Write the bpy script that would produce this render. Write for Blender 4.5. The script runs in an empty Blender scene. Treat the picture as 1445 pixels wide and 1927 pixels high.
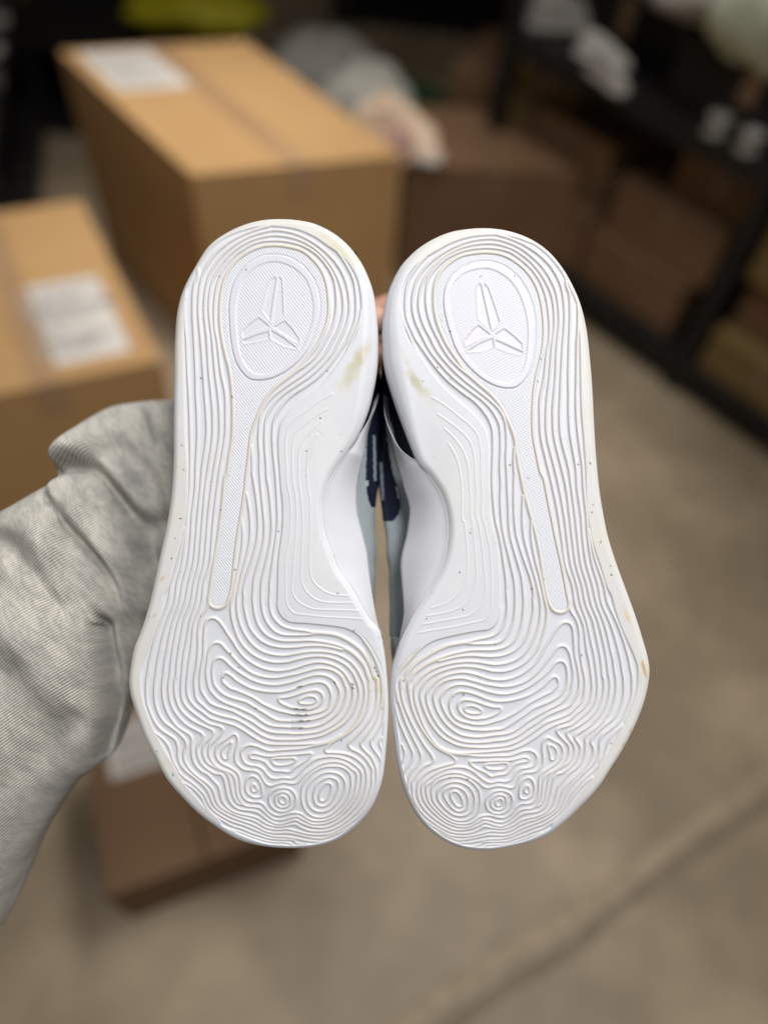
import bpy, math, random
import numpy as np
from mathutils import Vector, Matrix
random.seed(4); rng = np.random.default_rng(4)
sc = bpy.context.scene
col = sc.collection

# ------------------------------------------------------------------ camera
F = 1402.0; CX, CY = 722.5, 963.5; CAMH = 1.5
g = np.array([-112., 1037., 1402.]); g /= np.linalg.norm(g)
Zc = -g; Fw = np.array([0, 0, 1.]); Yc = Fw-Fw.dot(Zc)*Zc; Yc /= np.linalg.norm(Yc); Xc = np.cross(Yc, Zc)
M = np.array([Xc, Yc, Zc])                 # world = M @ (right, down, forward)
CAM = np.array([0, 0, CAMH])
def c2w(p): return (np.asarray(p) @ M.T)+CAM
cam = bpy.data.cameras.new('camera'); camo = bpy.data.objects.new('camera', cam); col.objects.link(camo)
R3 = Matrix([list(M[i]) for i in range(3)])
Rb = R3 @ Matrix(((1, 0, 0), (0, -1, 0), (0, 0, -1)))
camo.matrix_world = Matrix.Translation(CAM.tolist()) @ Rb.to_4x4()
cam.sensor_fit = 'VERTICAL'; cam.sensor_height = 36; cam.lens = 36*F/1927
cam.clip_start = .02; cam.clip_end = 60
D = 0.37
cam.dof.use_dof = True; cam.dof.focus_distance = D+.002; cam.dof.aperture_fstop = 1.85
sc.camera = camo
# ------------------------------------------------------------------ light
w = bpy.data.worlds.new('World'); sc.world = w; w.use_nodes = True
w.node_tree.nodes['Background'].inputs[0].default_value = (1.0, .93, .84, 1)
w.node_tree.nodes['Background'].inputs[1].default_value = .12
def area(name, loc, target, sx, sy, power, colr, spread=180):
    l = bpy.data.lights.new(name, 'AREA'); l.shape = 'RECTANGLE'; l.size = sx; l.size_y = sy; l.energy = power; l.color = colr; l.spread = math.radians(spread)
    o = bpy.data.objects.new(name, l); col.objects.link(o); o.location = loc
    o.rotation_euler = (Vector(target)-Vector(loc)).to_track_quat('-Z', 'Y').to_euler()
    return o
area('ceiling_lamp_far', (.52, 1.12, 2.65), (-.22, .75, .6), 1.2, .45, 10.6, (1, .965, .93), 105)
area('added_box_light', (-.55, 2.15, 2.9), (-.55, 1.75, .5), .8, .3, 4.0, (1, .96, .90), 50)  # unseen extra lamp, added to brighten the box tops
area('ceiling_lamp_near', (.34, -.14, 3.0), (.1, .2, .6), .5, .5, 13.6, (.96, .97, 1), 120)
sc.view_settings.view_transform = 'Standard'; sc.view_settings.look = 'None'
sc.view_settings.exposure = 0; sc.view_settings.gamma = 1
sc.cycles.use_denoising = True
sc.cycles.max_bounces = 6

# ------------------------------------------------------------------ helpers
def link(o, parent=None):
    col.objects.link(o)
    if parent is not None: o.parent = parent
    return o
def tag(o, label=None, cat=None, group=None, kind=None):
    for k, v in (('label', label), ('category', cat), ('group', group), ('kind', kind)):
        if v: o[k] = v
    return o
def empty(name, loc, label, cat, group=None, rot=None):
    o = bpy.data.objects.new(name, None); col.objects.link(o); o.empty_display_size = .05
    o.location = loc
    if rot is not None: o.rotation_euler = rot
    return tag(o, label, cat, group)
def npmesh(name, V, Fq, mat, parent=None, smooth=True, colr=None, uv=None):
    V = np.asarray(V, np.float32); Fq = np.asarray(Fq, np.int32)
    k = Fq.shape[1]
    me = bpy.data.meshes.new(name)
    me.vertices.add(len(V)); me.vertices.foreach_set('co', V.ravel())
    me.loops.add(Fq.size); me.loops.foreach_set('vertex_index', Fq.ravel())
    me.polygons.add(len(Fq)); me.polygons.foreach_set('loop_start', np.arange(0, Fq.size, k, dtype=np.int32))
    me.polygons.foreach_set('loop_total', np.full(len(Fq), k, np.int32))
    me.polygons.foreach_set('use_smooth', np.full(len(Fq), smooth))
    if colr is not None:
        a = me.attributes.new('tint', 'FLOAT_COLOR', 'POINT')
        c4 = np.ones((len(V), 4), np.float32); c4[:, :3] = colr; a.data.foreach_set('color', c4.ravel())
    if uv is not None:
        u = me.uv_layers.new(name='UVMap'); u.data.foreach_set('uv', np.asarray(uv, np.float32)[Fq.ravel()].ravel())
    me.update(calc_edges=True); me.validate()
    if mat: me.materials.append(mat)
    o = bpy.data.objects.new(name, me); return link(o, parent)
def gridfaces(nu, nv, close_v=False, flip=False):
    i, j = np.meshgrid(np.arange(nu-1), np.arange(nv if close_v else nv-1), indexing='ij')
    j2 = (j+1) % nv
    f = np.stack([i*nv+j, (i+1)*nv+j, (i+1)*nv+j2, i*nv+j2], -1).reshape(-1, 4)
    return f[:, ::-1] if flip else f
class MB:
    def __init__(s): s.v = []; s.f = []
    def box(s, x0, x1, y0, y1, z0, z1):
        n = len(s.v)
        s.v += [(x, y, z) for z in (z0, z1) for y in (y0, y1) for x in (x0, x1)]
        for q in ((0, 2, 3, 1), (4, 5, 7, 6), (0, 1, 5, 4), (1, 3, 7, 5), (3, 2, 6, 7), (2, 0, 4, 6)): s.f.append(tuple(n+i for i in q))
        return s
    def build(s, name, mat, parent=None, bevel=0, smooth=False):
        me = bpy.data.meshes.new(name); me.from_pydata(s.v, [], s.f); me.update()
        if mat: me.materials.append(mat)
        o = bpy.data.objects.new(name, me); link(o, parent)
        if bevel:
            m = o.modifiers.new('bevel', 'BEVEL'); m.width = bevel; m.segments = 2
        if smooth:
            for p in me.polygons: p.use_smooth = True
        return o
def catmull(P, step=1.5, closed=False):
    P = np.asarray(P, float)
    if closed: Q = np.vstack([P[-1], P, P[0], P[1]])
    else: Q = np.vstack([2*P[0]-P[1], P, 2*P[-1]-P[-2]])
    out = []
    for i in range(1, len(Q)-2):
        p0, p1, p2, p3 = Q[i-1:i+3]
        d = lambda a, b: max(np.linalg.norm(a-b)**.5, 1e-6)
        t1 = d(p0, p1); t2 = t1+d(p1, p2); t3 = t2+d(p2, p3)
        n = max(1, int(np.linalg.norm((p2-p1)[:2])/step)+1)
        t = np.linspace(t1, t2, n, endpoint=False)[:, None]
        A1 = (t1-t)/t1*p0+t/t1*p1; A2 = (t2-t)/(t2-t1)*p1+(t-t1)/(t2-t1)*p2; A3 = (t3-t)/(t3-t2)*p2+(t-t2)/(t3-t2)*p3
        B1 = (t2-t)/t2*A1+t/t2*A2; B2 = (t3-t)/(t3-t1)*A2+(t-t1)/(t3-t1)*A3
        out.append((t2-t)/(t2-t1)*B1+(t-t1)/(t2-t1)*B2)
    if not closed: out.append(P[-1][None])
    return np.vstack(out)
def smooth01(x): x = np.clip(x, 0, 1); return x*x*(3-2*x)

# ------------------------------------------------------------------ materials
def newmat(name):
    m = bpy.data.materials.new(name); m.use_nodes = True
    nt = m.node_tree; b = nt.nodes['Principled BSDF']; return m, nt, b
def noise_mat(name, c1, c2, scale=8, rough=.6, bump=0, bscale=60, spec=.3, detail=4, metallic=0, coord='Object', aniso=None):
    m, nt, b = newmat(name); N = nt.nodes; L = nt.links
    tc = N.new('ShaderNodeTexCoord'); src = tc.outputs[coord]
    if aniso:
        mp = N.new('ShaderNodeMapping'); mp.inputs['Scale'].default_value = aniso; L.new(src, mp.inputs[0]); src = mp.outputs[0]
    n = N.new('ShaderNodeTexNoise'); n.inputs['Scale'].default_value = scale; n.inputs['Detail'].default_value = detail; L.new(src, n.inputs[0])
    r = N.new('ShaderNodeValToRGB'); r.color_ramp.elements[0].color = (*c1, 1); r.color_ramp.elements[1].color = (*c2, 1)
    r.color_ramp.elements[0].position = .3; r.color_ramp.elements[1].position = .7
    L.new(n.outputs[0], r.inputs[0]); L.new(r.outputs[0], b.inputs['Base Color'])
    b.inputs['Roughness'].default_value = rough; b.inputs['Specular IOR Level'].default_value = spec; b.inputs['Metallic'].default_value = metallic
    if bump:
        n2 = N.new('ShaderNodeTexNoise'); n2.inputs['Scale'].default_value = bscale; L.new(src, n2.inputs[0])
        bp = N.new('ShaderNodeBump'); bp.inputs['Strength'].default_value = bump; bp.inputs['Distance'].default_value = .002
        L.new(n2.outputs[0], bp.inputs['Height']); L.new(bp.outputs[0], b.inputs['Normal'])
    return m
def rubber_mat(name, base, rough=.42):
    m, nt, b = newmat(name); N = nt.nodes; L = nt.links
    at = N.new('ShaderNodeAttribute'); at.attribute_name = 'tint'
    tc = N.new('ShaderNodeTexCoord'); n = N.new('ShaderNodeTexNoise'); n.inputs['Scale'].default_value = 90; n.inputs['Detail'].default_value = 6
    L.new(tc.outputs['Object'], n.inputs[0])
    mr = N.new('ShaderNodeMapRange'); mr.inputs[3].default_value = .955; mr.inputs[4].default_value = 1.03; L.new(n.outputs[0], mr.inputs[0])
    mx = N.new('ShaderNodeMix'); mx.data_type = 'RGBA'; mx.blend_type = 'MULTIPLY'; mx.inputs[0].default_value = 1
    L.new(at.outputs['Color'], mx.inputs[6]); L.new(mr.outputs[0], mx.inputs[7]); L.new(mx.outputs[2], b.inputs['Base Color'])
    n2 = N.new('ShaderNodeTexNoise'); n2.inputs['Scale'].default_value = 900; n2.inputs['Detail'].default_value = 3; L.new(tc.outputs['Object'], n2.inputs[0])
    bp = N.new('ShaderNodeBump'); bp.inputs['Strength'].default_value = .12; bp.inputs['Distance'].default_value = .0004
    L.new(n2.outputs[0], bp.inputs['Height']); L.new(bp.outputs[0], b.inputs['Normal'])
    b.inputs['Roughness'].default_value = rough; b.inputs['Specular IOR Level'].default_value = .38
    b.inputs['Subsurface Weight'].default_value = .12; b.inputs['Subsurface Scale'].default_value = .002
    b.inputs['Subsurface Radius'].default_value = (1, .8, .7)
    return m
RUB = rubber_mat('white_rubber', None)
def knit_mat(name, c, c2, su, sv, strength=.6, dist=.0004):
    m, nt, b = newmat(name); N = nt.nodes; L = nt.links
    uv = N.new('ShaderNodeUVMap'); sep = N.new('ShaderNodeSeparateXYZ'); L.new(uv.outputs[0], sep.inputs[0])
    def wave(out, s, ph=None):
        mu = N.new('ShaderNodeMath'); mu.operation = 'MULTIPLY'; mu.inputs[1].default_value = s; L.new(out, mu.inputs[0])
        o = mu.outputs[0]
        if ph is not None:
            ad = N.new('ShaderNodeMath'); ad.operation = 'ADD'; L.new(o, ad.inputs[0]); L.new(ph, ad.inputs[1]); o = ad.outputs[0]
        sn = N.new('ShaderNodeMath'); sn.operation = 'SINE'; L.new(o, sn.inputs[0]); return sn.outputs[0]
    a = wave(sep.outputs[0], su); bb = wave(sep.outputs[1], sv)
    ml = N.new('ShaderNodeMath'); ml.operation = 'MULTIPLY'; L.new(a, ml.inputs[0]); L.new(bb, ml.inputs[1])
    mr = N.new('ShaderNodeMapRange'); mr.inputs[1].default_value = -1; L.new(ml.outputs[0], mr.inputs[0])
    mx = N.new('ShaderNodeMix'); mx.data_type = 'RGBA'; mx.inputs[6].default_value = (*c2, 1); mx.inputs[7].default_value = (*c, 1); L.new(mr.outputs[0], mx.inputs[0])
    L.new(mx.outputs[2], b.inputs['Base Color'])
    bp = N.new('ShaderNodeBump'); bp.inputs['Strength'].default_value = strength; bp.inputs['Distance'].default_value = dist
    L.new(mr.outputs[0], bp.inputs['Height']); L.new(bp.outputs[0], b.inputs['Normal'])
    b.inputs['Roughness'].default_value = .8
    return m
KNIT = knit_mat('pale_knit', (.70, .765, .77), (.32, .38, .40), 900, 620, 1.0, .0009)
NAVY = noise_mat('navy_synthetic', (.012, .017, .035), (.018, .024, .046), 30, .45, .15, 300)
NAVYG = noise_mat('navy_gloss', (.012, .016, .034), (.02, .024, .05), 30, .3)
GLINT = noise_mat('white_edge_glint', (.6, .62, .64), (.7, .7, .7), 30, .5)  # white colour of the glint painted on the swoosh edge
STRIPE = noise_mat('grey_stripe', (.26, .31, .33), (.32, .37, .39), 60, .7)
LINING = noise_mat('dark_lining', (.03, .035, .05), (.05, .055, .07), 90, .9)
SKIN = noise_mat('skin', (.50, .27, .18), (.62, .36, .26), 30, .5, .1, 400)
def fleece():
    m, nt, b = newmat('heather_fleece'); N = nt.nodes; L = nt.links
    uv = N.new('ShaderNodeUVMap')
    mp = N.new('ShaderNodeMapping'); mp.inputs['Scale'].default_value = (210, 60, 1); L.new(uv.outputs[0], mp.inputs[0])
    n = N.new('ShaderNodeTexNoise'); n.inputs['Scale'].default_value = 1; n.inputs['Detail'].default_value = 5; n.inputs['Roughness'].default_value = .7; L.new(mp.outputs[0], n.inputs[0])
    mp3 = N.new('ShaderNodeMapping'); mp3.inputs['Scale'].default_value = (40, 15, 1); mp3.inputs['Rotation'].default_value = (0, 0, .25); L.new(uv.outputs[0], mp3.inputs[0])
    n3 = N.new('ShaderNodeTexNoise'); n3.inputs['Scale'].default_value = 1; n3.inputs['Detail'].default_value = 5; L.new(mp3.outputs[0], n3.inputs[0])
    ad = N.new('ShaderNodeMath'); ad.operation = 'ADD'; L.new(n.outputs[0], ad.inputs[0]); L.new(n3.outputs[0], ad.inputs[1])
    hf = N.new('ShaderNodeMath'); hf.operation = 'MULTIPLY'; hf.inputs[1].default_value = .5; L.new(ad.outputs[0], hf.inputs[0])
    r = N.new('ShaderNodeValToRGB'); e = r.color_ramp.elements
    e[0].position = .38; e[0].color = (.32, .31, .285, 1); e[1].position = .62; e[1].color = (.57, .535, .46, 1)
    x = r.color_ramp.elements.new(.5); x.color = (.44, .42, .37, 1)
    L.new(hf.outputs[0], r.inputs[0])
    # fine wales
    wv = N.new('ShaderNodeTexWave'); wv.wave_type = 'BANDS'; wv.bands_direction = 'Y'; wv.inputs['Scale'].default_value = 70
    wv.inputs['Distortion'].default_value = .5; wv.inputs['Detail'].default_value = 2; wv.inputs['Detail Scale'].default_value = 3
    L.new(uv.outputs[0], wv.inputs[0])
    mr = N.new('ShaderNodeMapRange'); mr.inputs[3].default_value = .70; mr.inputs[4].default_value = 1.18; L.new(wv.outputs[0], mr.inputs[0])
    mx = N.new('ShaderNodeMix'); mx.data_type = 'RGBA'; mx.blend_type = 'MULTIPLY'; mx.inputs[0].default_value = 1
    L.new(r.outputs[0], mx.inputs[6]); L.new(mr.outputs[0], mx.inputs[7]); L.new(mx.outputs[2], b.inputs['Base Color'])
    bp = N.new('ShaderNodeBump'); bp.inputs['Strength'].default_value = .5; bp.inputs['Distance'].default_value = .0005
    L.new(wv.outputs[0], bp.inputs['Height'])
    bp2 = N.new('ShaderNodeBump'); bp2.inputs['Strength'].default_value = .35; bp2.inputs['Distance'].default_value = .0008
    L.new(n.outputs[0], bp2.inputs['Height']); L.new(bp.outputs[0], bp2.inputs['Normal']); L.new(bp2.outputs[0], b.inputs['Normal'])
    b.inputs['Roughness'].default_value = .95; b.inputs['Specular IOR Level'].default_value = .1
    b.inputs['Sheen Weight'].default_value = .2
    return m
FLEECE = fleece()

# ------------------------------------------------------------------ traced tread, in tiles of the left sole
TILES = dict(A=(235, 1120, 8.028), B=(395, 1120, 8.028), C=(555, 1120, 8.028), D=(235, 1280, 8.028), E=(395, 1280, 8.028), F=(555, 1280, 8.028),
             G=(255, 1440, 8.028), H=(415, 1440, 8.028), I=(555, 1440, 8.028), P=(310, 400, 5.558), Q=(480, 400, 5.558), R=(310, 640, 5.558),
             S=(480, 640, 5.558), U=(280, 880, 5.558), V=(480, 880, 5.558), X=(0, 0, 1.0))
def T(s):
    out = []; t = None
    for tok in s.split():
        if tok in TILES: t = TILES[tok]; continue
        x, y = tok.split(','); p = (t[0]+float(x)/t[2], t[1]+float(y)/t[2])
        if not out or (p[0]-out[-1][0])**2+(p[1]-out[-1][1])**2 > 19: out.append(p)
    return np.array(out)
BORDER = T("P 1150,338 1300,355 Q 500,400 620,500 700,610 748,740 770,900 770,1050 738,1200 680,1330 S 650,50 560,170 470,282 330,400 200,500 110,620 50,740 R 930,900 900,1010 890,1100 870,1280 850,1440 U 1010,200 985,380 955,560 925,750 900,950 880,1150 858,1300 B 285,60 225,160 130,200 40,180 0,140 A 1268,60 U 640,1300 660,1150 690,950 725,750 750,560 775,350 800,100 R 650,1400 682,1200 710,1000 716,800 710,600 698,450 670,280 630,120 P 603,1334 585,1200 580,1000 600,800 650,640 740,510 870,410 1020,350")
L = []   # (points, closed, half width, height factor)
def ln(s, closed=False, w=2.75, h=1.0): L.append((T(s), closed, w*.82 if w > 1.5 else w, h))
L.append((BORDER, True, 3.0, 1.0))
# heel arcs running down the lateral side and over the top to the medial side
ln("E 1284,975 1000,975 880,965 760,920 640,850 520,770 400,700 250,650 120,615 0,570 D 1180,490 1060,400 975,290 940,150 945,0 A 950,1250 975,1000 1000,850 1022,650 1040,450 1080,320 1165,95 U 580,1200 640,1000 663,750 685,500 720,200 748,0 R 590,1334 635,1000 640,750 635,560 590,333 550,0 P 525,1200 520,1000 545,780 600,620 690,490 810,390 960,310 1120,287 Q 350,300 500,345 640,430 740,540 820,680 850,850 850,1020 815,1180 740,1334 S 640,160 530,260 400,350 280,440 200,512 130,590")
# a7
ln("H 650,730 590,672 500,650 400,640 320,590 260,480 240,380 230,260 200,170 140,115 E 180,1350 80,1290 D 1290,1180 1270,1080 1290,985 E 90,900 170,812 200,750 170,715 100,690 0,665 D 1160,590 1040,500 940,410 875,300 855,150 860,0 A 865,1250 885,1000 905,850 935,700 965,520 1000,350 1080,95 U 530,1200 580,1000 605,750 625,500 660,200 688,0 R 535,1334 575,1000 575,750 560,560 530,333 500,0 P 465,1000 490,750 550,610 640,480 760,370 900,288 1050,243 1150,230 Q 400,260 560,330 700,440 810,580 880,720 920,880 925,1030 890,1180 815,1334 S 740,130 620,260 500,360 340,470 220,560 130,650 70,760 45,900 40,1050 50,1200 V 50,0 U 1175,200 1195,400 1212,600 1205,760 1175,900 1135,1040 1105,1160 1095,1290 B 652,0 660,150 690,330 750,480 840,590 950,655 1100,692 1284,695 C 230,688 450,712 600,745 720,785")
# a6
ln("H 320,612 250,580 190,470 160,320 130,190 80,110 D 1400,1340 1260,1260 1200,1170 1180,1060 1210,960 1290,870 1340,800 1320,760 1220,710 1070,640 940,550 840,440 780,300 755,150 760,0 A 775,1250 795,1000 815,850 840,700 870,520 905,350 1000,95 U 475,1200 525,1000 550,750 570,500 595,200 625,0 R 470,1334 505,1000 505,750 490,560 465,333 445,0 P 415,1000 440,750 490,610 590,460 710,350 850,260 1000,203 1150,175 Q 400,205 580,290 730,400 860,540 940,690 980,850 990,1000 965,1150 885,1334 S 820,120 700,260 580,370 420,480 290,570 190,680 120,820 105,950 105,1100 120,1300 V 125,100 U 1255,200 1280,430 1288,620 1275,770 1245,920 1215,1050 1185,1180 1178,1300 B 778,0 785,150 820,320 890,450 980,545 1090,595 1284,607 C 200,600 300,585")
# a5
ln("D 670,0 665,150 690,330 750,470 850,600 950,690 1080,760 1165,810 1185,850 1140,930 1095,1020 1100,1120 1150,1250 1240,1340 1380,1420 H 0,140 50,200 80,330 110,480 160,590 250,670 370,700 500,720 580,760 660,830 760,900 850,930 960,912 1050,880 I 0,860 100,910 220,960 380,985 500,970 620,910 760,810 880,690 980,560 1050,420 1085,280 1085,160 F 1060,1330 980,1230 860,1150 720,1110 560,1100 480,1095 455,1070 480,1020 540,960 640,900 780,820 900,720 1010,600 1090,450 1120,300 1130,150 1125,0 C 1100,1220 1050,1080 960,960 850,865 720,785")
ln("D 670,0 A 680,1250 705,1000 725,850 750,700 785,520 825,350 915,95 U 420,1200 470,1000 495,750 515,500 545,200 562,0 R 400,1334 440,1000 435,750 420,560 405,333 380,0 P 355,1000 375,750 420,600 520,440 650,320 800,230 960,165 1100,125")
# a4
ln("D 575,0 570,150 590,330 640,480 710,600 790,700 900,775 980,830 1015,900 1010,1000 1020,1150 1060,1270 1150,1370 1250,1430 G 1180,240 1250,320 1280,430 1310,550 1370,640 H 170,710 300,760 420,790 540,830 640,900 740,950 850,970 1000,952 I 0,930 80,980 200,1030 350,1045 500,1030 650,970 790,870 930,740 1040,600 1120,450 1165,300 1165,160 F 1170,1360 1130,1280 1060,1180 950,1090 850,1040 812,990 840,930 930,840 1040,720 1130,600 1210,450 1240,300 1240,150 1230,0 C 1190,1230 1140,1080 1080,960 1000,840 880,740 750,665 600,605 400,578 300,585")
ln("D 575,0 A 590,1200 610,1000 640,850 665,700 700,520 745,350 830,95 U 360,1200 410,1000 440,750 455,500 490,200 495,0 R 335,1334 345,1000 340,750 330,560 325,333 310,0 P 295,1000 310,750 345,650 345,560 350,520")
# a3
ln("D 460,0 450,150 460,330 510,500 600,640 720,730 830,820 910,910 930,980 900,1070 895,1170 940,1290 1030,1400 1080,1445 G 920,170 1040,250 1130,330 1180,420 1210,530 1260,630 1350,700 H 160,750 300,810 430,850 540,900 640,970 750,1010 850,1020 1000,1010 I 0,1040 200,1090 380,1100 540,1080 680,1010 830,910 970,790 1090,640 1170,480 1225,320 1238,160 F 1230,1350 1200,1260 1150,1160 1070,1080 1010,1010 998,960 1040,880 1130,760 1220,620 1280,450 1310,300 1320,150 1318,0 C 1310,1280 1270,1120 1210,960 1130,810 1040,680 930,570 800,500 650,465 450,440 200,415 B 1284,402 1220,395 1120,340 1050,240 1025,120 U 1353,1445 1357,1250 1360,1100 1367,950 1385,800 1405,650 1412,500 1408,350 1390,200 V 265,0 S 262,1300 252,1150 255,1000 280,880 360,760 480,650 620,540 740,430 850,290 960,120 Q 1040,1260 1085,1150 1112,1020")
ln("D 460,0 A 475,1200 500,1000 530,850 560,700 605,520 660,350 755,95 U 300,1200 350,1000 385,750 402,500 430,200 435,0 R 262,1334 268,1000 262,750 250,500 240,333 226,0 P 215,1200 210,1100 208,980 215,880", w=2.6)
# a2
ln("G 750,80 850,160 960,250 1060,350 1110,440 1150,560 1190,640 1270,710 H 160,812 300,870 430,920 540,975 650,1040 780,1075 1000,1070 I 0,1090 200,1140 400,1160 560,1110 750,1020 900,930")
ln("G 750,80 D 920,1370 840,1270 805,1150 800,1000 760,900 680,840 560,760 470,660 390,500 335,330 325,150 330,0 A 345,1200 375,1000 410,850 445,700 500,520 560,350 660,95 U 240,1200 300,1000 345,830 380,640")
ln("D 460,800 590,905 660,1000 700,1130 740,1250 800,1350 G 650,100 740,190 850,270 950,360 1030,450 1080,560 1130,660 1210,740 1300,800 H 160,880 300,930 430,985 540,1040 650,1090 800,1130 1000,1140 I 0,1160 200,1200 400,1210 640,1150 800,1060", w=2.5)
ln("G 740,280 830,330 920,410 990,500 1040,620 1080,690 1160,770 1280,850 H 160,950 300,1000 430,1060 560,1110 700,1160 900,1180 1100,1190 I 0,1230 200,1262 400,1265 600,1210", w=2.3)
ln("H 150,1010 300,1065 430,1120 560,1170 750,1220 1000,1232 I 0,1290 200,1310", w=2.2)
# medial lines
ln("S 965,0 890,110 770,270 640,400 500,500 380,580 270,700 200,840 185,980 190,1150 205,1300 V 218,100 U 1347,400 1350,560 1335,720 1310,900 1290,1050 1270,1200 1270,1300 B 905,0 905,150 940,300 1010,400 1110,475 1220,512 C 0,522 170,545 300,570")
ln("S 965,0 Q 1045,1130 1060,1000 1055,850 1030,700 970,570 895,450 865,415")
ln("U 1080,30 1105,180 1130,350 1145,550 1140,720 1105,880 1060,1020 1015,1150 990,1290 B 515,0 515,150 550,320 600,480 680,600 790,700 930,765 1100,793 1284,790 C 200,768 400,768 560,792 720,830")
ln("R 905,1110 915,1250 U 1085,40", w=2.6)
ln("U 1022,270 1050,430 1065,600 1060,750 1035,880 1000,1020 965,1150 940,1270 B 415,0 410,150 430,330 480,490 560,640 660,760 790,850 950,900 1150,912 1284,890 C 200,858 400,855 560,875 700,920 830,1000 930,1110 1000,1240 F 1036,40 1055,150 1050,300 1010,450 940,600 830,740 700,850 550,922 400,960 250,965 100,972 E 1284,975")
ln("U 970,540 985,700 975,850 950,1000 925,1100 905,1200 885,1320 B 345,0 320,150 330,320 370,490 430,650 510,770 600,860 700,930 840,990 1000,1020 1200,1005 C 0,980 180,940 350,925 500,940 650,990 780,1070 870,1170 930,1295 F 960,110 973,200 950,320 900,450 820,570 700,680 550,770 400,840 200,880 0,903 E 1200,903 1000,900 880,875 760,820 640,740 500,650 380,590 250,560 120,525 0,470 D 1190,390 1090,290 1060,150 A 1050,1430 1055,1250 1090,1050 1105,900 1112,750 1110,550 1130,420 1170,300 1240,190 1262,120")
# broad merged crests
ln("C 250,570 400,578 600,602 750,662 880,740 1000,840 1080,960 1140,1080 1190,1230 F 1232,0 1242,150", w=3.8)
ln("C 740,800 850,862 960,960 1050,1080 1100,1220 F 1127,0 1132,150", w=4.0)
ln("F 290,990 400,965 550,925 700,852", w=4.3)
ln("C 1040,680 1130,810 1210,960 1270,1120 1310,1280 F 1322,0 1325,200 1300,420", w=3.6)
# loops of the ball of the foot
ln("B 60,350 130,390 200,480 270,590 340,690 420,820 520,940 640,1030 780,1100 950,1142 1130,1140 1284,1105 C 180,1045 350,1015 480,1030 620,1080 730,1160 800,1260 F 850,66 880,170 870,300 820,420 740,540 630,640 500,720 350,780 200,805 0,815 E 1150,805 1000,800 880,775 760,715 640,630 500,555 360,480 230,435 100,395 0,345 D 1210,250 1155,150 A 1140,1300 1150,1150 1170,1000 1190,900 1195,750 1200,600 1215,450 1260,370", True)
ln("B 120,720 180,750 250,830 320,900 420,1010 520,1100 640,1180 800,1235 1000,1250 1200,1215 C 0,1200 180,1150 350,1110 500,1120 620,1165 710,1250 F 750,56 782,150 770,260 720,390 630,510 520,600 400,670 250,710 100,725 E 1284,720 1150,710 980,700 870,670 770,610 660,530 520,460 380,400 230,345 120,280 40,200 0,145 A 1240,1250 1235,1100 1250,1000 1260,900 1290,800 B 50,735", True)
ln("B 150,950 220,980 300,1060 400,1140 520,1220 650,1290 800,1340 980,1360 1150,1335 1284,1300 C 180,1240 350,1207 480,1225 580,1285 F 640,86 676,175 660,280 600,400 520,490 400,560 250,600 100,620 E 1284,625 1150,620 1030,610 920,560 810,490 690,420 560,340 430,300 300,260 170,190 90,100 B 60,1330 40,1200 45,1080 80,980", True)
ln("B 240,1180 320,1220 400,1290 E 500,66 620,125 780,165 950,182 1120,175 1284,130 F 100,90 250,45 400,35 480,75 530,160 550,250 530,350 480,430 380,480 250,510 150,530 E 1284,525 1150,492 1020,460 900,410 780,350 660,270 540,215 420,165 300,120 230,60 B 195,1310 190,1230", True)
ln("E 1035,300 1060,272 1150,265 1300,225 F 100,195 220,165 330,160 400,200 425,270 390,350 310,410 200,445 80,440 E 1284,430 1180,400 1080,350", True)
ln("F 60,320 130,270 230,245 310,270 330,310 280,350 170,365 80,350", True, 2.4)
# toes
ln("E 330,937 250,980 190,1060 185,1140 230,1198 270,1180 285,1100 320,1000", True, 2.4)
ln("I 30,800 120,850 250,920 400,925 500,900 640,830 760,720 870,590 950,460 1000,330 1015,200 1000,100 F 980,1370 900,1280 760,1200 600,1162 430,1168 300,1205 186,1284 H 1310,0 1230,80 1140,165 1060,205 950,195 840,210 760,195 700,140 640,65 560,20 460,5 E 530,1250 490,1180 475,1090 520,1020 600,985 700,1000 800,1040 900,1070 1100,1058 1284,1045 F 150,1028 300,990", w=2.6)
ln("H 650,730 720,800 820,860 950,855 1050,820 I 30,800", w=2.5)
ln("I 0,740 90,760 180,830 280,870 420,870 560,820 690,720 800,590 890,450 930,300 930,120 F 900,1400 850,1340 750,1270 600,1235 430,1260 300,1320 150,1430 H 1240,180 1160,262 1100,282 950,268 840,295 750,318 700,297 640,220 590,130 520,90 430,82 340,60 E 400,1250 380,1150 395,1050 420,950 418,870 370,818 250,890 130,980 90,1080 110,1180 180,1260 300,1320 H 240,100 280,160 300,260 305,380 330,470 390,540 480,570 580,576 650,620 700,700 770,760 850,792 950,777 1050,747", True, 2.6)
ln("E 600,1140 660,1110 750,1130 900,1155 1100,1135 F 0,1127 150,1112 255,1112 275,1135 200,1190 100,1260 0,1320 E 1200,1388 1100,1380 970,1370 900,1320 830,1240 720,1200 620,1180", True, 2.5)
ln("E 930,1210 970,1190 1130,1187 1260,1182 1300,1208 1260,1250 1180,1278 1020,1290 970,1270", True, 2.4)
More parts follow.
